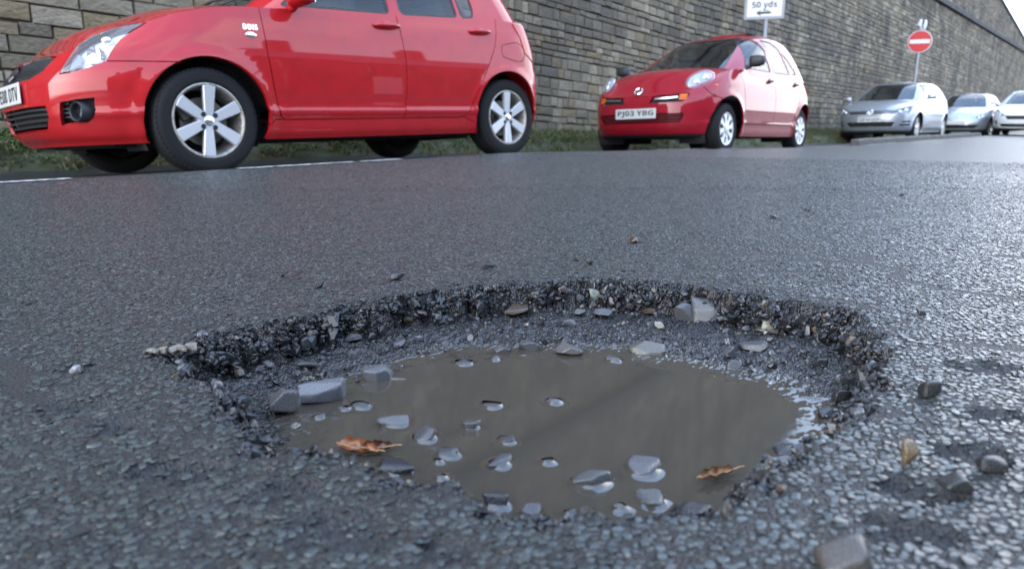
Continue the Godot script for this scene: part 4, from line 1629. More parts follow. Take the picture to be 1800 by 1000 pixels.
func make_materials() -> void:
	M.red_bright = paint_mat(lin(0.40, 0.009, 0.013))
	M.red_deep = paint_mat(lin(0.28, 0.006, 0.016))
	M.silver = paint_mat(lin(0.36, 0.39, 0.43), 0.6, 0.34)
	M.silver_warm = paint_mat(lin(0.36, 0.38, 0.40), 0.6, 0.34)
	M.white_paint = paint_mat(lin(0.58, 0.60, 0.60))
	var dust := noise_tex(0.012, 512, [[0.0, lin(0.80, 0.80, 0.80)], [0.5, lin(0.94, 0.94, 0.94)], [1.0, lin(1, 1, 1)]], FastNoiseLite.TYPE_SIMPLEX_SMOOTH, 6, 66)
	for q in ["red_bright", "red_deep", "silver"]:
		tinted(M[q], dust, 1.1)
	M.tyre = mat(lin(0.015, 0.015, 0.016), 0.85, 0.0, 0.3)
	M.alloy = mat(lin(0.58, 0.585, 0.59), 0.36, 0.5)
	M.alloy_dull = tinted(mat(lin(1, 1, 1), 0.5, 0.6), noise_tex(0.02, 256, [[0.0, lin(0.16, 0.13, 0.10)], [0.5, lin(0.36, 0.33, 0.29)], [1.0, lin(0.46, 0.45, 0.43)]], FastNoiseLite.TYPE_SIMPLEX_SMOOTH, 4, 5), 6.0)
	M.trim_silver = mat(lin(0.52, 0.54, 0.56), 0.35, 0.45)
	M.chrome = mat(lin(0.85, 0.86, 0.88), 0.08, 1.0)
	M.chrome_soft = mat(lin(0.78, 0.79, 0.80), 0.22, 1.0)
	M.mirror = mat(lin(0.85, 0.87, 0.9), 0.03, 1.0)
	M.disc_steel = mat(lin(0.20, 0.18, 0.16), 0.45, 0.8)
	M.black_metal = mat(lin(0.02, 0.02, 0.02), 0.5, 0.3)
	M.black_rough = mat(lin(0.012, 0.012, 0.013), 0.9)
	M.dark_plastic = mat(lin(0.022, 0.023, 0.025), 0.55)
	M.rubber = mat(lin(0.012, 0.012, 0.013), 0.5)
	M.seat_cloth = mat(lin(0.035, 0.036, 0.04), 0.95)
	M.plate_white = mat(lin(0.56, 0.56, 0.54), 0.35)
	M.ink = mat(lin(0.012, 0.012, 0.014), 0.5)
	M.car_glass = glass_mat(lin(0.012, 0.017, 0.017, 0.38))
	M.lens = glass_mat(lin(0.8, 0.85, 0.9, 0.10))
	M.lens_frost = glass_mat(lin(0.6, 0.65, 0.68, 0.16), 0.04)
	M.reflector = mat(lin(0.80, 0.82, 0.85), 0.3, 0.15)
	M.lamp_grey = mat(lin(0.30, 0.32, 0.36), 0.3, 0.6)
	M.smoke_lens = mat(lin(0.22, 0.25, 0.29), 0.12, 0.3)
	M.amber = mat(lin(0.75, 0.16, 0.01), 0.2)
	M.red_lens = mat(lin(0.35, 0.01, 0.012), 0.1)
	# road: chippings bound in dark tar; the same cells give colour and relief
	var cells := noise_tex(0.052, 1024, [[0.0, lin(0.014, 0.015, 0.015)], [0.10, lin(0.022, 0.024, 0.024)], [0.26, lin(0.052, 0.062, 0.058)], [1.0, lin(0.070, 0.083, 0.078)]], FastNoiseLite.TYPE_CELLULAR, 1, 3)
	cells.noise.cellular_return_type = FastNoiseLite.RETURN_DISTANCE2_SUB
	cells.noise.cellular_jitter = 0.9
	var rel := noise_tex(0.052, 1024, [[0.0, Color(0, 0, 0)], [0.35, Color(0.75, 0.75, 0.75)], [1.0, Color(1, 1, 1)]], FastNoiseLite.TYPE_CELLULAR, 1, 3)
	rel.noise.cellular_return_type = FastNoiseLite.RETURN_DISTANCE2_SUB
	rel.noise.cellular_jitter = 0.9
	for v in [false, true]:
		var m := mat(Color(1, 1, 1), 0.35)
		m.albedo_texture = cells
		m.heightmap_enabled = true
		m.heightmap_texture = rel
		m.heightmap_scale = 0.6
		m.uv1_triplanar = true
		m.uv1_world_triplanar = true
		m.uv1_scale = Vector3.ONE * 1.9
		m.vertex_color_use_as_albedo = v
		M["asphalt_v" if v else "asphalt"] = m
	M.binder = tinted(mat(Color(1, 1, 1), 0.55), noise_tex(0.05, 512, [[0.0, lin(0.010, 0.010, 0.011)], [1.0, lin(0.034, 0.033, 0.032)]], FastNoiseLite.TYPE_SIMPLEX_SMOOTH, 4, 51), 6.0, true)
	M.binder.heightmap_enabled = true
	M.binder.heightmap_texture = noise_tex(0.06, 512, [], FastNoiseLite.TYPE_SIMPLEX_SMOOTH, 4, 52)
	M.binder.heightmap_scale = 0.7
	M.tar_stone = vcol(mat(Color(1, 1, 1), 0.3))
	M.chip = vcol(mat(Color(1, 1, 1), 0.26))
	M.damp_chip = vcol(mat(Color(1, 1, 1), 0.2))
	var grain := noise_tex(0.03, 512, [], FastNoiseLite.TYPE_SIMPLEX_SMOOTH, 5, 17)
	var fleck := noise_tex(0.045, 512, [[0.0, lin(0.3, 0.3, 0.3)], [0.45, lin(0.62, 0.62, 0.62)], [0.6, lin(1, 1, 1)], [1.0, lin(1.0, 1.0, 1.0)]], FastNoiseLite.TYPE_SIMPLEX_SMOOTH, 5, 18)
	for q in [["bank", 0.22], ["wet_mud", 0.08]]:
		var m := vcol(mat(Color(1, 1, 1), q[1]))
		tinted(m, fleck, 9.0, true)
		m.heightmap_enabled = true
		m.heightmap_texture = grain
		m.heightmap_scale = 0.5
		M[q[0]] = m
	for q in [["wet_stone", 0.13, 26.0], ["damp_stone", 0.26, 26.0]]:
		var m := vcol(mat(Color(1, 1, 1), q[1]))
		tinted(m, fleck, q[2])
		m.heightmap_enabled = true
		m.heightmap_texture = grain
		m.heightmap_scale = 0.07
		M[q[0]] = m
	var water := mat(lin(0.047, 0.040, 0.031), 0.06, 0.0, 0.64)
	M.muddy_water = water
	M.leaf_orange = tinted(mat(Color(1, 1, 1), 0.32), noise_tex(0.03, 256, [[0.0, lin(0.05, 0.016, 0.008)], [0.45, lin(0.20, 0.06, 0.016)], [1.0, lin(0.24, 0.085, 0.03)]], FastNoiseLite.TYPE_SIMPLEX_SMOOTH, 4, 33), 14.0)
	M.leaf_brown = mat(lin(0.07, 0.022, 0.012), 0.35)
	M.leaf_tan = tinted(mat(Color(1, 1, 1), 0.28), noise_tex(0.03, 256, [[0.0, lin(0.05, 0.022, 0.01)], [0.45, lin(0.17, 0.075, 0.028)], [1.0, lin(0.30, 0.17, 0.08)]], FastNoiseLite.TYPE_SIMPLEX_SMOOTH, 4, 34), 14.0)
	M.leaf_stem = mat(lin(0.30, 0.17, 0.08), 0.5)
	var sandy := noise_tex(0.02, 512, [[0.0, lin(0.5, 0.5, 0.5)], [0.45, lin(0.82, 0.82, 0.82)], [1.0, lin(1, 1, 1)]], FastNoiseLite.TYPE_SIMPLEX_SMOOTH, 6, 28)
	var ws := vcol(mat(Color(1, 1, 1), 0.9))
	tinted(ws, sandy, 1.6, true)
	ws.heightmap_enabled = true
	ws.heightmap_texture = grain
	ws.heightmap_scale = 1.2
	M.wall_stone = ws
	M.mortar = mat(lin(0.13, 0.115, 0.09), 0.95)
	M.kerb_stone = tinted(mat(Color(1, 1, 1), 0.85), noise_tex(0.03, 256, [[0.0, lin(0.06, 0.057, 0.05)], [1.0, lin(0.13, 0.12, 0.105)]], FastNoiseLite.TYPE_SIMPLEX_SMOOTH, 5, 8), 1.5, true)
	M.worn_paint = tinted(mat(Color(1, 1, 1), 0.6), noise_tex(0.03, 512, [[0.0, lin(0.09, 0.09, 0.09)], [0.38, lin(0.12, 0.12, 0.12)], [0.46, lin(0.52, 0.52, 0.50)], [1.0, lin(0.66, 0.66, 0.63)]], FastNoiseLite.TYPE_SIMPLEX_SMOOTH, 5, 9), 1.3, true)
	M.earth = vcol(mat(Color(1, 1, 1), 0.95))
	M.earth_plain = mat(lin(0.06, 0.06, 0.05), 0.95)
	var gr := vcol(mat(Color(1, 1, 1), 0.6))
	gr.backlight_enabled = true
	gr.backlight = Color(0.25, 0.35, 0.1)
	M.grass = gr
	M.galvanised = mat(lin(0.34, 0.36, 0.40), 0.5, 0.5)
	M.sign_grey = mat(lin(0.36, 0.37, 0.39), 0.6)
	M.sign_white = mat(lin(0.74, 0.74, 0.74), 0.45)
	M.sign_red = mat(lin(0.52, 0.008, 0.016), 0.4)
	M.ink_soft = mat(lin(0.05, 0.045, 0.04), 0.6)
	M.lamp_white = mat(lin(0.70, 0.74, 0.80), 0.35)
	M.brick_dark = tinted(mat(Color(1, 1, 1), 0.9), noise_tex(0.02, 256, [[0.0, lin(0.10, 0.06, 0.045)], [1.0, lin(0.24, 0.14, 0.10)]], FastNoiseLite.TYPE_SIMPLEX_SMOOTH, 4, 19), 1.0, true)
	M.slate = mat(lin(0.09, 0.095, 0.11), 0.6)
	M.dark_pane = mat(lin(0.05, 0.045, 0.04), 0.5)
	M.door_blue = mat(lin(0.03, 0.06, 0.16), 0.4)
	M.door_green = mat(lin(0.02, 0.09, 0.05), 0.4)


# ------------------------------------------------------------------ pothole: outlines on the ground, as (x, distance ahead)
const RIM := [[-0.468, 0.916], [-0.462, 0.955], [-0.443, 0.983], [-0.415, 1.024], [-0.388, 1.053], [-0.35, 1.096], [-0.307, 1.132], [-0.281, 1.178], [-0.247, 1.193], [-0.207, 1.244], [-0.161, 1.273], [-0.103, 1.308], [-0.042, 1.331], [0.021, 1.35], [0.086, 1.369], [0.205, 1.369], [0.255, 1.345], [0.313, 1.322], [0.368, 1.291], [0.418, 1.257], [0.452, 1.212], [0.503, 1.193], [0.54, 1.15], [0.561, 1.115], [0.532, 1.038], [0.507, 0.945], [0.478, 0.877], [0.422, 0.781], [0.392, 0.745], [0.346, 0.71], [0.306, 0.669], [0.262, 0.627], [0.235, 0.596], [0.215, 0.564], [0.174, 0.538], [0.135, 0.528], [0.089, 0.523], [0.044, 0.515], [0.018, 0.511], [-0.009, 0.523], [-0.032, 0.545], [-0.066, 0.559], [-0.102, 0.573], [-0.131, 0.599], [-0.162, 0.627], [-0.195, 0.632], [-0.22, 0.627], [-0.246, 0.627], [-0.266, 0.663], [-0.294, 0.703], [-0.329, 0.756], [-0.36, 0.799], [-0.419, 0.86]]
const POOL := [[-0.255, 0.842], [-0.263, 0.898], [-0.261, 0.937], [-0.236, 0.962], [-0.201, 1.006], [-0.162, 1.062], [-0.124, 1.096], [-0.064, 1.123], [0.018, 1.123], [0.1, 1.123], [0.162, 1.115], [0.202, 1.085], [0.259, 1.062], [0.302, 1.03], [0.343, 1.001], [0.38, 0.968], [0.394, 0.921], [0.388, 0.871], [0.371, 0.829], [0.336, 0.782], [0.27, 0.67], [0.22, 0.62], [0.16, 0.58], [0.06, 0.567], [-0.02, 0.58], [-0.09, 0.62], [-0.15, 0.675], [-0.19, 0.715]]
const CRACKS := [[[0.78, 1.62], [0.74, 1.50], [0.77, 1.42], [0.72, 1.36], [0.76, 1.27], [0.83, 1.22], [0.86, 1.17]], [[0.86, 1.17], [0.98, 1.21], [1.06, 1.19]], [[0.74, 1.5], [0.6, 1.53], [0.48, 1.5]], [[1.05, 1.58], [1.2, 1.52], [1.34, 1.53]], [[0.35, 1.62], [0.46, 1.57], [0.58, 1.6]], [[0.36, 1.44], [0.48, 1.41], [0.58, 1.42]], [[-0.2, 1.66], [-0.33, 1.6], [-0.42, 1.58]], [[0.6, 0.96], [0.7, 0.93], [0.78, 0.84], [0.76, 0.74], [0.82, 0.66]], [[-0.7, 0.92], [-0.6, 0.86], [-0.56, 0.78], [-0.5, 0.75]]]
const WATER_Y := -0.07
const GX0 := -0.62
const GZ0 := 0.40
const GSTEP := 0.004
const GNX := 328
const GNZ := 276

var hf := PackedFloat32Array()
var rim_d := PackedFloat32Array()
var rim_w := 0
var bump_a: FastNoiseLite
var bump_b: FastNoiseLite
var bump_c: FastNoiseLite
var patch_n: FastNoiseLite


func signed_dist(p: Vector2, poly: PackedVector2Array) -> float:
	var best := 1e9
	var n := poly.size()
	for k in n:
		var a := poly[k]
		var ab := poly[(k + 1) % n] - a
		var t := clampf((p - a).dot(ab) / ab.length_squared(), 0.0, 1.0)
		best = minf(best, (p - a - ab * t).length_squared())
	best = sqrt(best)
	return best if Geometry2D.is_point_in_polygon(p, poly) else -best


# distance inside the rim (positive) on a coarse net, read back smoothly
var coarse_rim := PackedFloat32Array()
var coarse_pool := PackedFloat32Array()
const CSTEP := 0.016
const CX0 := -0.75
const CZ0 := 0.28
const CNX := 100
const CNZ := 86


func coarse(t: PackedFloat32Array, x: float, z: float) -> float:
	var fx := clampf((x - CX0) / CSTEP, 0.0, CNX - 1.01)
	var fz := clampf((z - CZ0) / CSTEP, 0.0, CNZ - 1.01)
	var i := int(fx)
	var j := int(fz)
	var u := fx - i
	var w := fz - j
	return lerpf(lerpf(t[j * CNX + i], t[j * CNX + i + 1], u), lerpf(t[(j + 1) * CNX + i], t[(j + 1) * CNX + i + 1], u), w)


func crack_dist(x: float, z: float) -> float:
	var p := Vector2(x, z)
	var best := 1e9
	for c in CRACKS:
		for k in c.size() - 1:
			var a := Vector2(c[k][0], c[k][1])
			var ab := Vector2(c[k + 1][0], c[k + 1][1]) - a
			var t := clampf((p - a).dot(ab) / ab.length_squared(), 0.0, 1.0)
			best = minf(best, (p - a - ab * t).length())
	return best


func rim_inside(x: float, z: float) -> float:
	var d := coarse(coarse_rim, x, z)
	if absf(d) < 0.06:
		d += 0.028 * bump_a.get_noise_2d(x * 12.0, z * 12.0) + 0.012 * bump_b.get_noise_2d(x * 42.0, z * 42.0)
	return d


# shallow pits where the top layer has scabbed away: x, ahead, radius, depth
const PITS := [[-0.13, 0.505, 0.055, 0.012], [-0.19, 0.565, 0.04, 0.012], [-0.30, 0.60, 0.05, 0.012], [-0.40, 0.69, 0.035, 0.011], [-0.47, 0.74, 0.04, 0.010], [-0.05, 0.475, 0.03, 0.010], [0.335, 0.56, 0.045, 0.012], [0.42, 0.63, 0.05, 0.011], [0.30, 0.50, 0.04, 0.010], [0.50, 0.72, 0.04, 0.010], [0.58, 0.86, 0.05, 0.009], [-0.53, 0.86, 0.04, 0.009]]


func dip(x: float, z: float) -> float:
	var y := 0.0
	for p in PITS:
		var r := Vector2(x - p[0], (z - p[1]) * 1.5).length() + 0.02 * bump_a.get_noise_2d(x * 22.0, z * 22.0)
		y = maxf(y, p[3] * smoothstep(p[2], p[2] * 0.55, r))
	return y


func field(x: float, z: float) -> float:
	var d := rim_inside(x, z)
	if d <= 0.0:
		var y := 0.0015 * bump_a.get_noise_2d(x * 9.0, z * 9.0) - 0.004 * exp(d / 0.018) - dip(x, z) * (0.75 + 0.5 * bump_b.get_noise_2d(x * 90.0, z * 90.0))
		return y
	var dp := coarse(coarse_pool, x, z)
	var out := maxf(-dp, 0.0)
	var w := d / (d + out + 0.0001)
	var lump := bump_c.get_noise_2d(x * 58.0, z * 58.0)
	var lump2 := bump_b.get_noise_2d(x * 130.0, z * 130.0)
	var big := bump_a.get_noise_2d(x * 13.0 + 40.0, z * 13.0)
	var y := -0.046 * smoothstep(0.0, 0.028 + 0.014 * big, d) - 0.025 * pow(w, 0.9)
	y += smoothstep(0.0, 0.012, d) * (0.0055 * lump + 0.003 * lump2 + 0.004 * big)
	if d < 0.045:
		y += smoothstep(0.0, 0.008, d) * smoothstep(0.045, 0.02, d) * (0.003 * bump_b.get_noise_2d(x * 105.0 + 3.0, z * 105.0) + 0.005 * lump)
	if out > 0.0:
		y = maxf(y, WATER_Y + 0.16 * minf(out, 0.05) - 0.0035 + 0.006 * lump2 + 0.003 * lump)
	if dp > 0.0:
		y -= 0.018 * smoothstep(0.0, 0.07, dp)
	return y


func ground_y(x: float, z: float) -> float:
	var fx := (x - GX0) / GSTEP
	var fz := (z - GZ0) / GSTEP
	if fx < 0.0 or fz < 0.0 or fx > GNX - 1.01 or fz > GNZ - 1.01:
		return 0.0
	return hf[int(fz) * GNX + int(fx)]


func build_pothole(road: Node) -> void:
	bump_a = fnl(1.0, 21, FastNoiseLite.TYPE_SIMPLEX_SMOOTH, 3)
	bump_b = fnl(1.0, 22, FastNoiseLite.TYPE_SIMPLEX_SMOOTH, 2)
	bump_c = fnl(1.0, 23, FastNoiseLite.TYPE_CELLULAR, 1)
	bump_c.cellular_return_type = FastNoiseLite.RETURN_DISTANCE
	bump_c.cellular_jitter = 1.0
	patch_n = fnl(1.0, 31, FastNoiseLite.TYPE_SIMPLEX_SMOOTH, 3)
	var rim := pv(RIM)
	var pool := pv(POOL)
	for j in CNZ:
		for i in CNX:
			var p := Vector2(CX0 + i * CSTEP, CZ0 + j * CSTEP)
			coarse_rim.append(signed_dist(p, rim))
			coarse_pool.append(signed_dist(p, pool))
	hf.resize(GNX * GNZ)
	for j in GNZ:
		for i in GNX:
			hf[j * GNX + i] = field(GX0 + i * GSTEP, GZ0 + j * GSTEP)
	for i in GNX:  # meet the flat road sheet at the border
		hf[i] = 0.0
		hf[(GNZ - 1) * GNX + i] = 0.0
	for j in GNZ:
		hf[j * GNX] = 0.0
		hf[j * GNX + GNX - 1] = 0.0
	# three sheets cut from one field: worn top, broken bank, wet margin by the water
	var nrm := PackedVector3Array()
	nrm.resize(GNX * GNZ)
	for j in GNZ:
		for i in GNX:
			var a := hf[j * GNX + mini(i + 1, GNX - 1)] - hf[j * GNX + maxi(i - 1, 0)]
			var b := hf[mini(j + 1, GNZ - 1) * GNX + i] - hf[maxi(j - 1, 0) * GNX + i]
			nrm[j * GNX + i] = Vector3(-a, 2.0 * GSTEP, b).normalized()
	var mbs := [MB.new(), MB.new(), MB.new()]
	var maps := [{}, {}, {}]
	var tint := fnl(1.0, 44, FastNoiseLite.TYPE_SIMPLEX_SMOOTH, 4)
	for j in GNZ - 1:
		for i in GNX - 1:
			var y := hf[j * GNX + i]
			var x := GX0 + i * GSTEP
			var z := GZ0 + j * GSTEP
			var kind := 0
			if y < -0.0065 and rim_inside(x, z) > -0.006:
				kind = 2 if y < WATER_Y + 0.010 + 0.022 * smoothstep(-0.05, 0.25, x) + 0.014 * tint.get_noise_2d(x * 30.0, z * 30.0) else 1
			var mb: MB = mbs[kind]
			var ids := []
			for q in [[0, 0], [1, 0], [1, 1], [0, 1]]:
				var key: int = (j + q[1]) * GNX + i + q[0]
				if not maps[kind].has(key):
					var px: float = GX0 + (i + q[0]) * GSTEP
					var pz: float = GZ0 + (j + q[1]) * GSTEP
					var col := Color(1, 1, 1)
					if kind > 0:
						var n := 0.5 + 0.5 * tint.get_noise_2d(px * 45.0, pz * 45.0)
						col = Color(0.014, 0.014, 0.016).lerp(Color(0.050, 0.045, 0.042), n * n)
					maps[kind][key] = mb.add(Vector3(px, hf[key], -pz), nrm[key], col)
				ids.append(maps[kind][key])
			mb.quad(ids[0], ids[1], ids[2], ids[3])
	part("worn_surface", mbs[0], M.binder, road)
	part("pothole_bank", mbs[1], M.bank, road)
	part("wet_margin", mbs[2], M.wet_mud, road)
	# muddy water, drawn up a little where it meets the bank
	var wm := MB.new()
	var wmap := {}
	for j in GNZ - 1:
		for i in GNX - 1:
			var low := 1.0
			for q in [[0, 0], [1, 0], [1, 1], [0, 1]]:
				low = minf(low, hf[(j + q[1]) * GNX + i + q[0]])
			if low > WATER_Y + 0.0015:
				continue
			var x := GX0 + i * GSTEP
			var z := GZ0 + j * GSTEP
			if coarse(coarse_rim, x, z) < 0.004:
				continue
			var ids := []
			for q in [[0, 0], [1, 0], [1, 1], [0, 1]]:
				var key: int = (j + q[1]) * GNX + i + q[0]
				if not wmap.has(key):
					var dep := maxf(WATER_Y - hf[key], 0.0)
					var e := 0.0022 * exp(-dep / 0.0022)
					var g := nrm[key]
					var nn := (Vector3.UP + Vector3(g.x, 0, g.z) * minf(1.0, e * 420.0)).normalized()
					wmap[key] = wm.add(Vector3(GX0 + (i + q[0]) * GSTEP, WATER_Y + e, -(GZ0 + (j + q[1]) * GSTEP)), nn)
				ids.append(wmap[key])
			wm.quad(ids[0], ids[1], ids[2], ids[3])
	puddle = part("puddle", wm, M.muddy_water)
	structure(puddle)


var puddle: MeshInstance3D


# ------------------------------------------------------------------ stones
class Rock:
	var nn := []
	var dd := []
	var size := Vector3.ONE
	var pw := 9.0

	static func make(rng: RandomNumberGenerator, sz: Vector3, planes: int, power: float, flat_top := 0.0) -> Rock:
		var r := Rock.new()
		r.size = sz
		r.pw = power
		for k in planes:
			var v := Vector3(rng.randfn(), rng.randfn(), rng.randfn()).normalized()
			r.nn.append(v)
			r.dd.append(rng.randf_range(0.55, 1.0))
		for v in [Vector3.RIGHT, Vector3.LEFT, Vector3.FORWARD, Vector3.BACK, Vector3.UP, Vector3.DOWN]:
			r.nn.append(v)
			r.dd.append(1.0 if v != Vector3.UP else 1.0 - flat_top)
		return r

	func radius(dir: Vector3) -> float:
		var s := 0.0
		for k in nn.size():
			var t: float = dir.dot(nn[k]) / dd[k]
			if t > 0.0:
				s += pow(t, pw)
		return pow(s, -1.0 / pw)

	func normal(dir: Vector3) -> Vector3:
		var g := Vector3.ZERO
		for k in nn.size():
			var t: float = dir.dot(nn[k]) / dd[k]
			if t > 0.0:
				g += nn[k] * (pow(t, pw - 1.0) / dd[k])
		return Vector3(g.x / size.x, g.y / size.y, g.z / size.z).normalized()

	func skin(mb: MB, rings: int, seg: int, col: Color, from := 0.0, to := PI) -> void:
		var first := mb.v.size()
		for i in rings + 1:
			var th := lerpf(from, to, float(i) / rings)
			for j in seg + 1:
				var a := TAU * (j % seg) / seg
				var dir := Vector3(sin(th) * cos(a), cos(th), sin(th) * sin(a))
				mb.add(dir * radius(dir) * size, normal(dir), col)
		for i in rings:
			for j in seg:
				var a0 := first + i * (seg + 1) + j
				mb.quad(a0, a0 + 1, a0 + seg + 2, a0 + seg + 1)

	# the same with plain facets
	func facets(mb: MB, rings: int, seg: int) -> void:
		var ps := []
		for i in rings + 1:
			var th := PI * i / rings
			for j in seg:
				var a := TAU * (j + 0.5 * (i % 2)) / seg
				var dir := Vector3(sin(th) * cos(a), cos(th), sin(th) * sin(a))
				ps.append(dir * radius(dir) * size)
		for i in rings:
			for j in seg:
				var j2 := (j + 1) % seg
				var q := [ps[i * seg + j], ps[i * seg + j2], ps[(i + 1) * seg + j2], ps[(i + 1) * seg + j]]
				if i > 0:
					mb.face([q[0], q[1], q[3]], Vector3.ZERO)
				if i < rings - 1:
					mb.face([q[1], q[2], q[3]], Vector3.ZERO)

	# how far out the skin lies at height y in direction a
	func reach(a: float, y: float) -> float:
		var lo := 0.0
		var hi := maxf(size.x, size.z) * 1.2
		for k in 14:
			var m := (lo + hi) * 0.5
			var p := Vector3(cos(a) * m, y, sin(a) * m) / size
			if p.length() < radius(p.normalized()):
				lo = m
			else:
				hi = m
		return lo


func stone(called: String, label: String, group: String, rng: RandomNumberGenerator, at: Vector3, size: Vector3, col: Color, mt: Material, planes := 8, power := 9.0) -> Rock:
	var r := Rock.make(rng, size, planes, power)
	var mb := MB.new()
	r.skin(mb, 18, 26, col)
	var o := part(called, mb, mt)
	o.position = at
	tag(o, label, "stone", group)
	return r


var marks := []
var near_count := {}


# a label for one of many look-alikes: which landmark it lies closest to, and how close among its kind
func beside(kind: String, x: float, z: float) -> String:
	var best := 1e9
	var what := ""
	for m in marks:
		var d := Vector2(x - m[0], z - m[1]).length()
		if d < best:
			best = d
			what = m[2]
	var key := kind + what
	var n: int = near_count.get(key, 0)
	near_count[key] = n + 1
	var rank: String = ["closest", "next closest", "third closest", "fourth closest", "fifth closest", "sixth closest", "seventh closest"][mini(n, 6)]
	return "%s, %s to the %s" % [kind, rank, what]


func nearest_first(list: Array) -> Array:
	var o := []
	for q in list:
		var best := 1e9
		for m in marks:
			best = minf(best, Vector2(q[0] - m[0], q[1] - m[1]).length())
		o.append([best, q])
	o.sort_custom(func(a, b): return a[0] < b[0])
	var r := []
	for q in o:
		r.append(q[1])
	return r


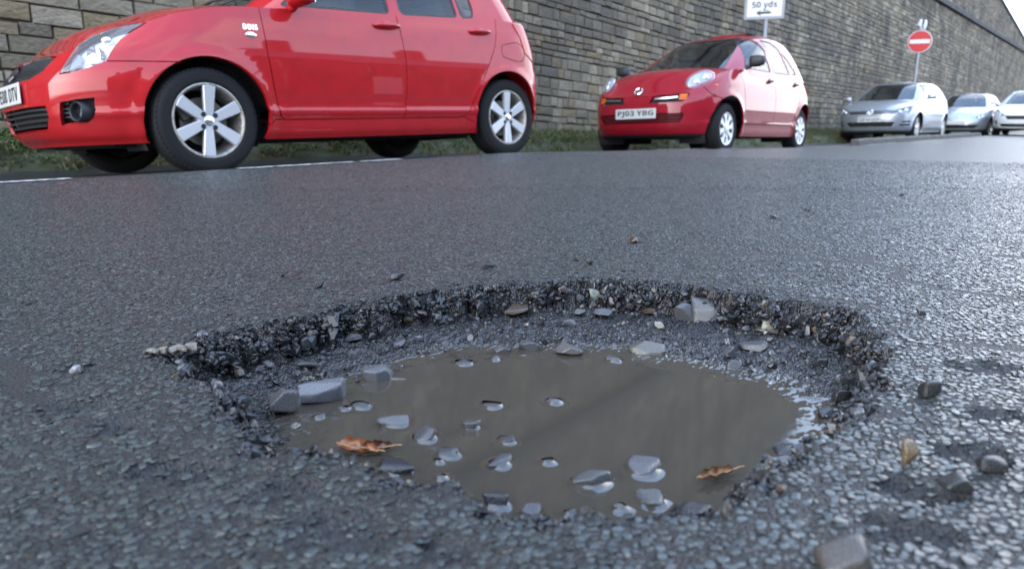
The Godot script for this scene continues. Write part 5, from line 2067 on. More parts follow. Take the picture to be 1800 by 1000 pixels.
func build_stones() -> void:
	var rng := RandomNumberGenerator.new()
	rng.seed = 77
	var ring := MB.new()
	# x, ahead, half width, height above the water
	var in_water := [[-0.146, 0.859, 0.025, 0.018], [-0.101, 0.813, 0.02, 0.025], [-0.049, 0.843, 0.015, 0.018], [-0.025, 0.909, 0.017, 0.008], [0.055, 0.921, 0.014, 0.008], [-0.005, 0.803, 0.013, 0.01], [-0.014, 0.746, 0.016, 0.013], [-0.072, 0.772, 0.017, 0.011], [-0.082, 0.75, 0.007, 0.004], [-0.198, 0.908, 0.018, 0.006], [0.038, 0.75, 0.009, 0.005], [0.083, 0.703, 0.025, 0.023], [0.143, 0.733, 0.025, 0.02], [0.14, 0.668, 0.018, 0.011], [0.173, 0.642, 0.023, 0.021], [-0.016, 0.663, 0.016, 0.022], [0.016, 0.642, 0.014, 0.014], [-0.123, 0.73, 0.023, 0.019], [-0.12, 0.693, 0.015, 0.017], [0.055, 0.642, 0.007, 0.009], [-0.074, 1.075, 0.016, 0.013], [-0.027, 1.09, 0.011, 0.013], [0.159, 1.09, 0.016, 0.011], [-0.075, 0.713, 0.008, 0.007], [-0.218, 0.898, 0.011, 0.008], [-0.245, 0.871, 0.009, 0.009], [0.106, 0.654, 0.009, 0.009], [0.312, 0.768, 0.018, 0.017]]
	var named := {1: "pointed grey stone standing highest out of the left part of the puddle", 0: "long low grey stone poking out of the puddle beside the pointed one", 11: "broad slab-sided pale grey stone out in the puddle, its wet top catching the sky", 12: "lumpy flat-topped grey stone in the puddle near the curled brown leaf", 14: "large dark wet stone at the front edge of the puddle beside the curled leaf", 15: "dark blunt stone against the front rim of the puddle", 17: "dark flat stone in the puddle just in front of the torn orange-brown leaf", 27: "dark stone at the right end of the puddle by the bright water line"}
	var short := {1: "pointed stone", 0: "long low stone", 11: "broad slab-sided stone", 12: "lumpy flat-topped stone", 14: "large dark front stone", 15: "dark blunt stone", 17: "torn orange-brown leaf", 27: "bright water line"}
	for e in short:
		marks.append([in_water[e][0], in_water[e][1], short[e]])
	marks.append([0.02, 1.10, "far water line"])
	var labels := {}
	for pass_ in [0.0125, 0.0]:
		for q in nearest_first(in_water):
			if not named.has(in_water.find(q)) and not labels.has(in_water.find(q)) and q[2] > pass_:
				labels[in_water.find(q)] = beside("small low grey stone in the puddle" if q[2] > 0.0125 else "tiny grey chip in the puddle", q[0], q[1])
	var k := 0
	for q in in_water:
		var rise: float = q[3] * 0.54
		var hw: float = q[2] * 0.88
		var sink := 0.35 + 0.25 * rng.randf()
		var half := rise / (1.0 + sink) * 1.25
		var size := Vector3(hw, half, hw * rng.randf_range(0.7, 0.95))
		var at := Vector3(q[0], WATER_Y + rise - half * 0.93, -q[1])
		var tone := rng.randf_range(0.06, 0.12)
		var col := Color(tone, tone * 1.0, tone * rng.randf_range(1.0, 1.12))
		if k in [14, 15, 17, 27]:
			col = Color(0.028, 0.029, 0.032)
		var lab: String = named.get(k, labels.get(k, ""))
		var r := stone("stone", lab, "stones standing in the puddle", rng, at, size, col, M.wet_stone, 10, 12.0)
		# the water climbs each stone: a small concave collar
		var y0 := WATER_Y - at.y
		var seg := 30
		var first := ring.v.size()
		var prof := [[0.0, 0.0040], [0.0016, 0.0025], [0.0036, 0.0014], [0.0062, 0.0006], [0.0115, 0.00005]]
		for j in seg + 1:
			var a := TAU * (j % seg) / seg
			var rr := r.reach(a, y0)
			for e in prof:
				var dir := Vector3(cos(a), 0, sin(a))
				var slope: float = 0.0040 / 0.0034 * exp(-e[0] / 0.0034)
				ring.add(at + dir * (rr + e[0] - 0.0006) + Vector3.UP * (y0 + e[1]), (Vector3.UP + dir * slope).normalized())
		for j in seg:
			for e in 4:
				var a0: int = first + j * 5 + e
				ring.quad(a0, a0 + 1, a0 + 6, a0 + 5)
		k += 1
	part("water_collar", ring, M.muddy_water, puddle)
	# on the banks: x, ahead, half width, height, colour
	var grey := Color(0.085, 0.086, 0.092)
	var dark := Color(0.034, 0.035, 0.038)
	var brown := Color(0.075, 0.055, 0.042)
	var bank := [[0.35, 1.27, 0.0261, 0.0365, Color(0.10, 0.10, 0.105), "large square grey block wedged under the far rim of the pothole"], [0.308, 1.273, 0.0162, 0.0298, Color(0.085, 0.085, 0.09), "wedge-shaped grey stone beside the large square block under the rim"], [0.216, 1.132, 0.0252, 0.0204, Color(0.125, 0.115, 0.10), "rounded tan-grey stone lying midway up the far bank"], [0.163, 1.385, 0.0099, 0.0221, Color(0.24, 0.28, 0.24), "pale mint-green shard standing on the far bank"], [0.427, 1.192, 0.0099, 0.0213, Color(0.24, 0.22, 0.15), "pale yellow shard on the right side of the far bank"], [0.503, 1.166, 0.0099, 0.0127, Color(0.24, 0.18, 0.13), "small tan pebble near the right rim of the pothole"], [0.481, 1.24, 0.0207, 0.0085, Color(0.11, 0.095, 0.085), "thin flat slab lying beside the pale yellow shard"], [0.39, 1.127, 0.0207, 0.0127, Color(0.10, 0.098, 0.095), "flat grey stone below the pale yellow shard"], [0.342, 1.098, 0.0108, 0.0179, grey, "upright dark grey stone, the upper of two near the shore"], [0.335, 1.055, 0.0117, 0.0145, grey, "squat dark grey stone at the water line below its upright twin"], [-0.256, 0.931, 0.027, 0.0298, Color(0.15, 0.155, 0.17), "smooth pale grey cobble at the left shore of the puddle"], [-0.294, 0.88, 0.0216, 0.0306, Color(0.11, 0.105, 0.10), "rough split grey cobble beside the smooth pale one"], [-0.198, 1.014, 0.0216, 0.0255, Color(0.12, 0.125, 0.13), "blocky grey stone on the upper left shore of the puddle"], [-0.167, 1.01, 0.0126, 0.0127, Color(0.11, 0.10, 0.09), ""], [0.091, 1.128, 0.0198, 0.0204, Color(0.11, 0.105, 0.105), "boxy grey-brown stone at the middle of the far water line"], [0.005, 1.3, 0.0234, 0.0195, brown, "brown stone lying under the far rim"], [0.167, 1.296, 0.0171, 0.0119, grey, ""], [0.103, 1.269, 0.0117, 0.0102, grey, ""], [0.238, 1.362, 0.0126, 0.0161, dark, ""], [0.214, 1.38, 0.0144, 0.0187, dark, ""], [0.125, 1.304, 0.0108, 0.0102, grey, ""], [0.049, 1.362, 0.0144, 0.0161, dark, ""], [0.249, 1.304, 0.0144, 0.0145, brown, ""], [0.415, 1.3, 0.0162, 0.0127, dark, ""], [0.256, 1.229, 0.0081, 0.0102, Color(0.3, 0.29, 0.25), "small cream pebble on the far bank"], [-0.018, 1.134, 0.0144, 0.0136, grey, ""], [0.028, 1.146, 0.0162, 0.0145, grey, ""], [-0.121, 1.258, 0.0135, 0.0119, dark, ""], [-0.257, 1.142, 0.0126, 0.0127, grey, ""], [-0.184, 1.142, 0.0099, 0.011, grey, ""], [-0.357, 1.024, 0.0099, 0.011, grey, ""], [-0.302, 1.035, 0.0126, 0.0102, grey, ""], [0.438, 0.922, 0.0126, 0.0145, dark, ""], [0.507, 1.024, 0.0108, 0.0127, dark, ""], [0.453, 1.035, 0.0108, 0.011, dark, ""], [0.4, 0.874, 0.0108, 0.0136, dark, ""], [0.544, 1.126, 0.0126, 0.0127, dark, ""], [-0.312, 0.82, 0.0027, 0.0051, Color(0.10, 0.16, 0.42), "tiny bright blue pebble on the left bank"], [-0.431, 1.056, 0.009, 0.0102, grey, ""]]
	marks = [[0.34, 1.24, "large square block"], [0.208, 1.09, "rounded tan-grey stone"], [0.158, 1.30, "mint-green shard"], [0.415, 1.16, "pale yellow shard"], [0.37, 1.08, "flat grey stone"], [-0.24, 0.9, "smooth pale cobble"], [-0.183, 0.96, "blocky shore stone"], [0.085, 1.08, "boxy water-line stone"], [0.005, 1.27, "brown rim stone"]]
	for q in nearest_first(bank):
		# keep clear of the ragged rim
		for step in 12:
			if rim_inside(q[0], q[1]) > 0.014:
				break
			var pull := (Vector2(0.05, 0.9) - Vector2(q[0], q[1])).normalized() * 0.01
			q[0] += pull.x
			q[1] += pull.y
		var gy := ground_y(q[0], q[1])
		var size := Vector3(q[2] * 1.08, q[3] * 0.62, q[2] * rng.randf_range(0.75, 1.0))
		var c: Color = q[4]
		var lab: String = q[5]
		if lab == "":
			lab = beside("small black angular stone on the bank" if c == dark else ("small brown angular stone on the bank" if c == brown else "small grey angular stone on the bank"), q[0], q[1])
		stone("stone", lab, "stones on the banks of the pothole", rng, Vector3(q[0], gy + q[3] * 0.42, -q[1]), size, c, M.damp_stone, 9, 22.0)
	# lying on the road
	var loose := [[-0.342, 1.278, 0.007, 0.013, "dark stone chip beyond the left end of the far rim"], [-0.212, 1.341, 0.012, 0.013, "flattish dark stone beyond the far rim of the pothole"], [0.29, 1.73, 0.009, 0.012, "dark red-brown pebble alone on the road beyond the pothole"], [0.159, 1.48, 0.008, 0.011, "dark chip, larger of a pair on the road beyond the rim"], [0.135, 1.521, 0.006, 0.008, "dark chip, smaller of a pair on the road beyond the rim"], [-0.046, 1.452, 0.011, 0.008, "flat dark crumb of tar beyond the middle of the rim"], [-0.434, 1.36, 0.004, 0.006, ""], [0.466, 0.769, 0.013, 0.017, "dark wedge of asphalt lying on the road right of the pothole"], [0.355, 0.606, 0.007, 0.020, "upright tan stone chip standing on the road by the front right rim"], [0.232, 0.452, 0.019, 0.019, "largest loose grey stone on the road, in front of the pothole"], [0.421, 0.596, 0.011, 0.012, "dark rounded stone on the road farther from the pothole than the upright tan chip"], [0.62, 0.90, 0.005, 0.006, ""], [0.92, 2.291, 0.007, 0.009, ""], [0.763, 2.143, 0.008, 0.009, ""], [-0.524, 0.836, 0.006, 0.009, "pale chip on the road left of the pothole"], [-0.427, 3.011, 0.006, 0.008, ""], [0.63, 1.096, 0.006, 0.008, ""], [1.426, 2.708, 0.007, 0.008, ""], [-1.385, 3.011, 0.007, 0.008, ""], [0.37, 0.56, 0.013, 0.012, "dark crumb of tar beside the upright tan chip"]]
	marks = [[-0.342, 1.278, "flattish dark rim stone"], [0.29, 1.73, "red-brown pebble"], [0.466, 0.769, "dark wedge of asphalt"], [-1.0, 3.0, "near car"], [1.4, 2.7, "second red car"]]
	for q in loose:
		var size := Vector3(q[2] * 1.1, q[3] * 0.6, q[2] * rng.randf_range(0.7, 1.0))
		var c := Color(0.035, 0.034, 0.035)
		if q[4].begins_with("upright tan"):
			c = Color(0.16, 0.11, 0.06)
		elif q[4].begins_with("dark red"):
			c = Color(0.06, 0.035, 0.03)
		elif q[4].begins_with("pale"):
			c = Color(0.34, 0.34, 0.36)
		elif q[4].begins_with("largest loose"):
			c = Color(0.075, 0.07, 0.062)
		stone("stone", q[4] if q[4] != "" else beside("tiny dark stone chip loose on the road", q[0], q[1]), "loose stones on the road", rng, Vector3(q[0], 0.003 + q[3] * 0.45, -q[1]), size, c, M.damp_stone, 6, 9.0)
	# pale crust at the left tip of the rim
	for e in 5:
		stone("stone", "pale sandy crumb at the pointed tip of the pothole rim", "pale crumbs at the left tip of the rim", rng, Vector3(-0.470 + 0.011 * e, 0.003, -(0.922 + 0.004 * e)), Vector3(0.008, 0.005, 0.006), Color(0.22, 0.20, 0.17), M.damp_stone, 7, 10.0)
	gravel(rng)


# countless small stuff on the banks
func gravel(rng: RandomNumberGenerator) -> void:
	var kinds := []
	for v in 5:
		var mb := MB.new()
		Rock.make(rng, Vector3(1, 0.72, 0.85), 6, 16.0).facets(mb, 5, 7)
		kinds.append(mb.mesh())
	var lists := [[], [], [], [], []]
	for k in 3000:
		var x := rng.randf_range(-0.48, 0.58)
		var z := rng.randf_range(0.5, 1.4)
		var d := rim_inside(x, z)
		if d < 0.002:
			continue
		var y := ground_y(x, z)
		if y < WATER_Y - 0.002:
			continue
		var edge := d < 0.035
		var r := rng.randf_range(0.0016, 0.005) if not edge else rng.randf_range(0.003, 0.008)
		if rng.randf() < 0.10:
			r = rng.randf_range(0.004, 0.009)
		var t := rng.randf_range(0.014, 0.036)
		var c := Color(t, t, t * 1.08)
		var pick := rng.randf()
		if pick < 0.12:
			c = Color(0.055, 0.042, 0.033)
		elif pick < 0.26:
			c = Color(0.060, 0.063, 0.070)
		elif pick < 0.268 and not edge:
			c = Color(0.22, 0.20, 0.17)
		var b := Basis(Vector3(rng.randfn(), rng.randfn(), rng.randfn()).normalized(), rng.randf() * TAU) * Basis.from_scale(Vector3.ONE * r)
		lists[k % 5].append([Transform3D(b, Vector3(x, y + r * 0.25, -z)), c])
	# tar-coated stones packed in the broken edge
	var packed := 0
	var tar := [[], [], [], [], []]
	for k in 70000:
		var x := rng.randf_range(-0.5, 0.6)
		var z := rng.randf_range(0.49, 1.41)
		var d := rim_inside(x, z)
		if d < 0.0015 or d > 0.034:
			continue
		if bump_a.get_noise_2d(x * 20.0 + 70.0, z * 20.0) < -0.12 and rng.randf() < 0.75:
			continue
		packed += 1
		var r := rng.randf_range(0.0016, 0.0055) if rng.randf() < 0.86 else rng.randf_range(0.006, 0.015)
		var t := rng.randf_range(0.008, 0.022)
		var c := Color(t, t, t * 1.1)
		var pick := rng.randf()
		if pick < 0.05:
			c = Color(0.06, 0.05, 0.04)
		elif pick < 0.2:
			c = Color(0.03, 0.032, 0.037)
		var b := Basis(Vector3(rng.randfn(), rng.randfn(), rng.randfn()).normalized(), rng.randf() * TAU) * Basis.from_scale(Vector3(r, r * 0.8, r))
		var deep := clampf(d / 0.03, 0.0, 1.0)
		var y := lerpf(-r * 1.1, ground_y(x, z), deep * rng.randf_range(0.4, 1.0))
		tar[k % 5].append([Transform3D(b, Vector3(x, minf(y, -r * 1.1), -z)), c])
	print("packed ", packed)
	for v in 5:
		scatter("gravel", kinds[v], lists[v], M.damp_chip, "loose dark gravel crumbs covering the banks of the pothole")
		scatter("rubble", kinds[v], tar[v], M.tar_stone, "black tar-coated rubble packed in the broken edge of the pothole")


func scatter(called: String, mesh: Mesh, list: Array, m: Material, label: String, parent: Node = null) -> MultiMeshInstance3D:
	var mm := MultiMesh.new()
	mm.transform_format = MultiMesh.TRANSFORM_3D
	mm.use_colors = true
	mm.mesh = mesh
	mm.instance_count = list.size()
	for k in list.size():
		mm.set_instance_transform(k, list[k][0])
		mm.set_instance_color(k, list[k][1])
	var o := MultiMeshInstance3D.new()
	o.multimesh = mm
	o.material_override = m
	o.set_meta("kind", "stuff")
	if parent:
		o.name = called
		parent.add_child(o, true)
	else:
		o.name = numbered(called)
		add_child(o)
		o.set_meta("label", label)
		o.set_meta("category", "gravel" if called in ["gravel", "rubble"] else "plants")
	return o


# ------------------------------------------------------------------ stone chippings of the road surface
func chip_color(rng: RandomNumberGenerator) -> Color:
	var t := rng.randf_range(0.026, 0.066)
	var c := Color(t * 0.90, t * 1.02, t * 0.98)
	var p := rng.randf()
	if p < 0.06:
		c = Color(t * 1.12, t * 0.98, t * 0.88)
	elif p < 0.28:
		c = Color(t * 0.84, t * 1.0, t * 0.95)
	elif p < 0.295:
		c = Color(t * 1.7, t * 1.7, t * 1.65)
	return c


func build_chippings(road: Node) -> void:
	var rng := RandomNumberGenerator.new()
	rng.seed = 5
	var kinds := []
	for v in 10:
		var mb := MB.new()
		Rock.make(rng, Vector3(1.0, 0.5, rng.randf_range(0.62, 0.95)), 7, 13.0, 0.5).skin(mb, 4, 11, Color(1, 1, 1), 0.0, 1.75)
		kinds.append(mb.mesh())
	var all := []
	var sp := 0.0074
	var z := 0.30
	var cam := Vector3(0, EYE, 0)
	var near_cut := 0.0
	while z < 5.6:
		var hw := z * 0.72 + 0.45
		var x := -hw
		while x < hw:
			var px := x + rng.randf_range(-0.34, 0.34) * sp
			var pz := z + rng.randf_range(-0.34, 0.34) * sp
			x += sp
			if z > 3.0 and rng.randf() < (z - 3.0) / 2.6:
				continue
			var d := -1.0
			var y := 0.0
			if px > GX0 and px < GX0 + GSTEP * (GNX - 1) and pz > GZ0 and pz < GZ0 + GSTEP * (GNZ - 1):
				d = rim_inside(px, pz)
				if d > 0.002:
					continue
				y = ground_y(px, pz)
			var wear := patch_n.get_noise_2d(px * 5.5, pz * 5.5) + 0.6 * patch_n.get_noise_2d(px * 19.0 + 7.0, pz * 19.0)
			var lost := wear < -0.58
			var pit := dip(px, pz)
			if pit > 0.004:
				lost = true
			if d > -0.04 and d < 0.0 and wear < -0.3:
				lost = true
			if lost and rng.randf() < 0.58:
				continue
			if z < 1.8 and crack_dist(px + 0.010 * bump_a.get_noise_2d(px * 40.0, pz * 40.0), pz + 0.008 * bump_a.get_noise_2d(px * 40.0 + 9.0, pz * 40.0)) < 0.0125:
				continue
			var r := sp * rng.randf_range(0.44, 0.78)
			if rng.randf() < 0.2:
				r *= rng.randf_range(0.55, 0.85)
			elif rng.randf() < 0.05:
				r *= 1.35
			var b := Basis(Vector3.UP, rng.randf() * TAU) * Basis(Vector3(1, 0, 0), rng.randfn() * 0.07) * Basis(Vector3(0, 0, 1), rng.randfn() * 0.07)
			b = b * Basis.from_scale(Vector3(r, r * rng.randf_range(0.7, 1.0), r))
			if pz > 2.9 or px > 2.2 or px < -2.6:
				if pz * sin(ROAD_YAW) - px * cos(ROAD_YAW) > 3.78:
					continue
				y = -0.0012 - drop(px * sin(ROAD_YAW) + pz * cos(ROAD_YAW))
			all.append([Transform3D(b, Vector3(px, y + r * 0.02 + rng.randf_range(-0.0012, 0.0004), -pz)), chip_color(rng)])
		z += sp
		if z > 3.0:
			sp = 0.0096
	# the 300 that show largest are parts of their own
	var seen := []
	for k in all.size():
		var p: Vector3 = all[k][0].origin
		if -p.z < 0.56 and -p.z > 0.462 and absf(p.x) < -p.z * 0.74:
			seen.append([p.distance_to(cam) / all[k][0].basis.x.length(), k])
	seen.sort_custom(func(a, b): return a[0] < b[0])
	var single := {}
	var tones := []
	for t in 12:
		var m: StandardMaterial3D = M.chip.duplicate()
		m.vertex_color_use_as_albedo = false
		var c := chip_color(rng)
		m.albedo_color = lin(c.r, c.g, c.b)
		tones.append(m)
	for q in mini(300, seen.size()):
		var k: int = seen[q][1]
		single[k] = true
		var o := put("chipping", kinds[k % 10], tones[k % 12], road)
		o.transform = all[k][0]
	var lists := []
	for v in 10:
		lists.append([])
	for k in all.size():
		if not single.has(k):
			lists[k % 10].append(all[k])
	for v in 10:
		scatter("chippings", kinds[v], lists[v], M.chip, "", road)
	print("chippings ", all.size())
	near_cut = near_cut


# ------------------------------------------------------------------ leaves
func leaf(called: String, label: String, t: Transform3D, ln: float, wd: float, curl: float, roll: float, m: Material) -> void:
	var mb := MB.new()
	var rows := 15
	var cols := 9
	var up := PackedVector3Array()
	var dn := PackedVector3Array()
	for i in rows:
		var u := float(i) / (rows - 1)
		var w := wd * pow(sin(PI * pow(u, 0.8)), 0.75) * (1.0 + 0.14 * sin(u * 34.0))
		for j in cols:
			var q := -1.0 + 2.0 * j / (cols - 1)
			var a := q * roll
			var x := (u - 0.5) * ln
			var y := curl * pow(absf(u - 0.5) * 2.0, 2.0) + w * (1.0 - cos(a)) / maxf(roll, 0.01) + 0.0012 * sin(u * 22.0 + q * 3.0)
			var z := w * sin(a) / maxf(roll, 0.01)
			up.append(Vector3(x, y, z))
			dn.append(Vector3(x, y - 0.0004, z))
	mb.grid(up, rows, cols, Vector3.UP)
	mb.grid(dn, rows, cols, Vector3.DOWN)
	var root := thing(called, label, "leaf", t, "fallen leaves in the puddle")
	part("blade", mb, m, root)
	var st := MB.new()
	var ps := []
	for k in 12:
		var u := k / 11.0
		ps.append(Vector3((u - 0.5) * ln, curl * pow(absf(u - 0.5) * 2.0, 2.0) + 0.0006, 0))
	ps.append(ps[11] + Vector3(0.006, 0.0005, 0.001))
	st.tube(ps, [0.0009], 6)
	part("stem", st, M.leaf_stem, root)


func build_leaves() -> void:
	leaf("leaf", "torn orange-brown leaf lying at the front left edge of the puddle", Transform3D(Basis(Vector3.UP, -0.35) * Basis(Vector3(1, 0, 0), 0.35), Vector3(-0.174, WATER_Y + 0.004, -0.775)), 0.058, 0.013, 0.004, 1.3, M.leaf_orange)
	leaf("leaf", "dark folded brown leaf tucked behind the torn orange one", Transform3D(Basis(Vector3.UP, 0.15) * Basis(Vector3(1, 0, 0), 0.5), Vector3(-0.153, WATER_Y + 0.004, -0.778)), 0.042, 0.010, 0.003, 1.6, M.leaf_brown)
	leaf("leaf", "curled tan leaf floating at the front right edge of the puddle", Transform3D(Basis(Vector3.UP, 0.42) * Basis(Vector3(1, 0, 0), 0.25), Vector3(0.217, WATER_Y + 0.004, -0.713)), 0.055, 0.011, 0.004, 1.9, M.leaf_tan)


# ------------------------------------------------------------------ road sheet, gutter, verge
func build_road() -> Node3D:
	var tone := fnl(0.55, 61, FastNoiseLite.TYPE_SIMPLEX_SMOOTH, 4)
	var fine := fnl(3.2, 62, FastNoiseLite.TYPE_SIMPLEX_SMOOTH, 3)
	var ks := []
	var k := -9.0
	while k < 3.84:
		ks.append(k)
		k += 0.22
	ks.append_array([3.85, 4.1, 4.5, 5.0, 5.5, 6.0, 6.2])
	var ss := []
	var s := -9.0
	while s < 90.0:
		ss.append(s)
		s += 0.22 if s < 8.0 else (0.5 if s < 24.0 else 2.0)
	var pts := PackedVector3Array()
	var cols := PackedColorArray()
	for a in ss:
		for b in ks:
			var p := along(a, b)
			var y := ground(a, b) - 0.0012
			var zz := -p.z
			# sinks out of the way under the finely built patch round the pothole
			var inx := minf(p.x + 2.6, 2.2 - p.x)
			var inz := minf(zz + 0.7, 2.9 - zz)
			y -= 0.3 * clampf(minf(inx, inz) - 0.02, 0.0, 0.6)
			pts.append(Vector3(p.x, y, p.z))
			var n := tone.get_noise_2d(a, b * 1.4)
			var m := fine.get_noise_2d(a, b)
			var c := Color(1, 1, 1) * (1.0 + 0.16 * n + 0.1 * m)
			# worn reddish stretches along the lane by the parked cars
			var red := smoothstep(0.02, 0.4, tone.get_noise_2d(a * 0.7 + 31.0, b * 1.9)) * smoothstep(1.3, 2.2, b) * smoothstep(3.8, 3.4, b) * smoothstep(9.0, 5.0, a)
			c = c.lerp(Color(1.2, 0.9, 0.88), red * 0.5)
			if b > 3.95:
				c = Color(0.6, 0.58, 0.56) * (1.0 + 0.25 * m)
			cols.append(Color(c.r, c.g, c.b))
	var mb := MB.new()
	mb.grid(pts, ss.size(), ks.size(), Vector3.UP, Color(1, 1, 1), cols)
	var road := Node3D.new()
	road.name = "road"
	add_child(road)
	structure(road)
	part("carriageway", mb, M.asphalt_v, road)
	# the finely built patch: a frame of flat sheets round the net of the pothole
	var fm := MB.new()
	var x0 := GX0
	var x1 := GX0 + GSTEP * (GNX - 1)
	var z0 := GZ0
	var z1 := GZ0 + GSTEP * (GNZ - 1)
	for r in [[-2.6, x0, -0.7, 2.9], [x1, 2.2, -0.7, 2.9], [x0, x1, -0.7, z0], [x0, x1, z1, 2.9]]:
		fm.face([Vector3(r[0], 0, -r[2]), Vector3(r[1], 0, -r[2]), Vector3(r[1], 0, -r[3]), Vector3(r[0], 0, -r[3])], Vector3(0, -5, 0))
	part("worn_surface", fm, M.binder, road)
	return road


func ribbon(s0: float, s1: float, k0: float, k1: float, lift: float, ds := 0.3, jit := 0.0, sd := 1) -> MB:
	var n := maxi(2, int((s1 - s0) / ds))
	var nz := fnl(2.0, sd)
	var pts := PackedVector3Array()
	for i in n + 1:
		var s := lerpf(s0, s1, float(i) / n)
		for k in [k0, k1]:
			var kk: float = k + jit * nz.get_noise_2d(s * 4.0, k * 20.0)
			pts.append(along(s, kk, ground(s, kk) + lift))
	var mb := MB.new()
	mb.grid(pts, n + 1, 2, Vector3.UP)
	return mb


func build_markings(road: Node) -> void:
	# worn white edge line, in broken pieces
	for r in [[-3.0, 1.02], [1.82, 2.55], [2.6, 2.9], [5.9, 6.9], [7.1, 7.5], [9.4, 11.4], [12.6, 14.6], [16.0, 18.5]]:
		part("edge_line", ribbon(r[0], r[1], 3.80, 3.87, 0.004, 0.03, 0.012, int(r[0] * 10.0) + 60), M.worn_paint, road)


func build_kerb() -> void:
	var n := 0
	var s := 12.6
	while s < 26.0:
		var mb := MB.new()
		var f := frame(s + 0.45, 4.02, ground(s + 0.45, 4.0))
		mb.box(f.translated_local(Vector3(0, 0.035, -0.0)), Vector3(0.896, 0.13, 0.13), 0.018)
		if n == 0:
			kerb = Node3D.new()
			kerb.name = "kerb"
			add_child(kerb)
			structure(kerb)
		part("kerb_stone", mb, M.kerb_stone, kerb)
		s += 0.9
		n += 1


var kerb: Node3D


func build_verge() -> void:
	var nz := fnl(1.2, 71, FastNoiseLite.TYPE_SIMPLEX_SMOOTH, 4)
	var pts := PackedVector3Array()
	var cols := PackedColorArray()
	var ks := [6.02, 6.1, 6.18, 6.28, 6.4, 6.6, 6.85, 7.1, 7.35, 7.62]
	var rows := 0
	var s := -8.0
	while s < 70.0:
		rows += 1
		for k in ks:
			var n := nz.get_noise_2d(s * 1.5, k * 3.0)
			var y := ground(s, k) + (0.045 * n + 0.03 if k > 6.1 else -0.01)
			pts.append(along(s, k + 0.05 * nz.get_noise_1d(s * 3.0), y))
			cols.append(Color(0.05, 0.045, 0.03).lerp(Color(0.045, 0.06, 0.02), 0.5 + 0.5 * nz.get_noise_2d(s * 6.0, k * 8.0)))
		s += 0.12 if s < 14.0 else 0.6
	var mb := MB.new()
	mb.grid(pts, rows, ks.size(), Vector3.UP, Color(1, 1, 1), cols)
	var v := part("verge", mb, M.earth)
	structure(v)
	# grass: tufts of narrow blades
	var rng := RandomNumberGenerator.new()
	rng.seed = 9
	var tuft := MB.new()
	for b in 7:
		var a := TAU * b / 7.0 + rng.randf()
		var dir := Vector3(cos(a), 0, sin(a))
		var side := Vector3(-sin(a), 0, cos(a))
		var h := rng.randf_range(0.6, 1.0)
		var p0 := dir * 0.08
		var p1 := dir * 0.3 + Vector3.UP * h * 0.6
		var p2 := dir * rng.randf_range(0.5, 0.9) + Vector3.UP * h
		var i0 := tuft.v.size()
		for q in [p0 - side * 0.05, p0 + side * 0.05, p1 + side * 0.04, p1 - side * 0.04]:
			tuft.add(q, (dir + Vector3.UP).normalized())
		tuft.add(p2, (dir + Vector3.UP).normalized())
		tuft.quad(i0, i0 + 1, i0 + 2, i0 + 3)
		tuft.tri(i0 + 3, i0 + 2, i0 + 4)
	var tm := tuft.mesh()
	var list := []
	for q in 34000:
		var ss := pow(rng.randf(), 1.7) * 28.0 - 2.0
		var kk := 6.12 + 1.45 * pow(rng.randf(), 0.9)
		var n := nz.get_noise_2d(ss * 0.9 + 50.0, kk * 2.0)
		if rng.randf() > 0.62 + n:
			continue
		var sz := rng.randf_range(0.035, 0.10)
		var y := ground(ss, kk) + 0.045 * nz.get_noise_2d(ss * 1.5, kk * 3.0) + 0.022
		var g := rng.randf()
		var c := Color(0.065, 0.11, 0.025).lerp(Color(0.17, 0.14, 0.06), g)
		list.append([Transform3D(Basis(Vector3.UP, rng.randf() * TAU).scaled(Vector3(sz, sz * rng.randf_range(0.6, 1.1), sz)), along(ss, kk, y)), c])
	scatter("grass", tm, list, M.grass, "rough short grass on the verge at the foot of the wall")
	# low leafy weeds
	var weed := MB.new()
	for b in 14:
		var a := TAU * b / 14.0 * 3.0 + rng.randf()
		var up := rng.randf_range(0.1, 0.9)
		var dir := Vector3(cos(a), 0, sin(a))
		var c := dir * rng.randf_range(0.2, 0.8) + Vector3.UP * up
		var side := Vector3(-sin(a), 0, cos(a)) * rng.randf_range(0.14, 0.24)
		var out := (dir + Vector3.UP * rng.randf_range(-0.4, 0.8)).normalized() * rng.randf_range(0.2, 0.34)
		var nn := side.cross(out).normalized()
		if nn.y < 0:
			nn = -nn
		var i0 := weed.v.size()
		for q in [c - out, c - side * 0.8 - out * 0.2, c - side * 0.6 + out * 0.5, c + out, c + side * 0.6 + out * 0.5, c + side * 0.8 - out * 0.2]:
			weed.add(q, nn)
		for e in range(1, 5):
			weed.tri(i0, i0 + e, i0 + e + 1)
	var wm := weed.mesh()
	list = []
	for q in 5200:
		var ss := rng.randf() * rng.randf() * 16.0 - 1.2
		var kk := 6.2 + 1.35 * rng.randf()
		var n := nz.get_noise_2d(ss * 1.3 + 90.0, kk * 1.5)
		if rng.randf() > 0.45 + n + (0.5 if ss < 1.6 else 0.0):
			continue
		var sz := rng.randf_range(0.03, 0.065)
		var g := rng.randf()
		var c := Color(0.035, 0.085, 0.018).lerp(Color(0.075, 0.13, 0.03), g)
		if rng.randf() < 0.14:
			c = Color(0.12, 0.08, 0.04)
		list.append([Transform3D(Basis(Vector3.UP, rng.randf() * TAU).scaled(Vector3.ONE * sz), along(ss, kk, ground(ss, kk) + 0.03)), c])
	scatter("weeds", wm, list, M.grass, "low leafy weeds growing among the verge grass by the bright red car")


# ------------------------------------------------------------------ the stone wall
func wall_top(s: float) -> float:
	return 11.0 - 0.072 * clampf(s, -8.0, 78.0)


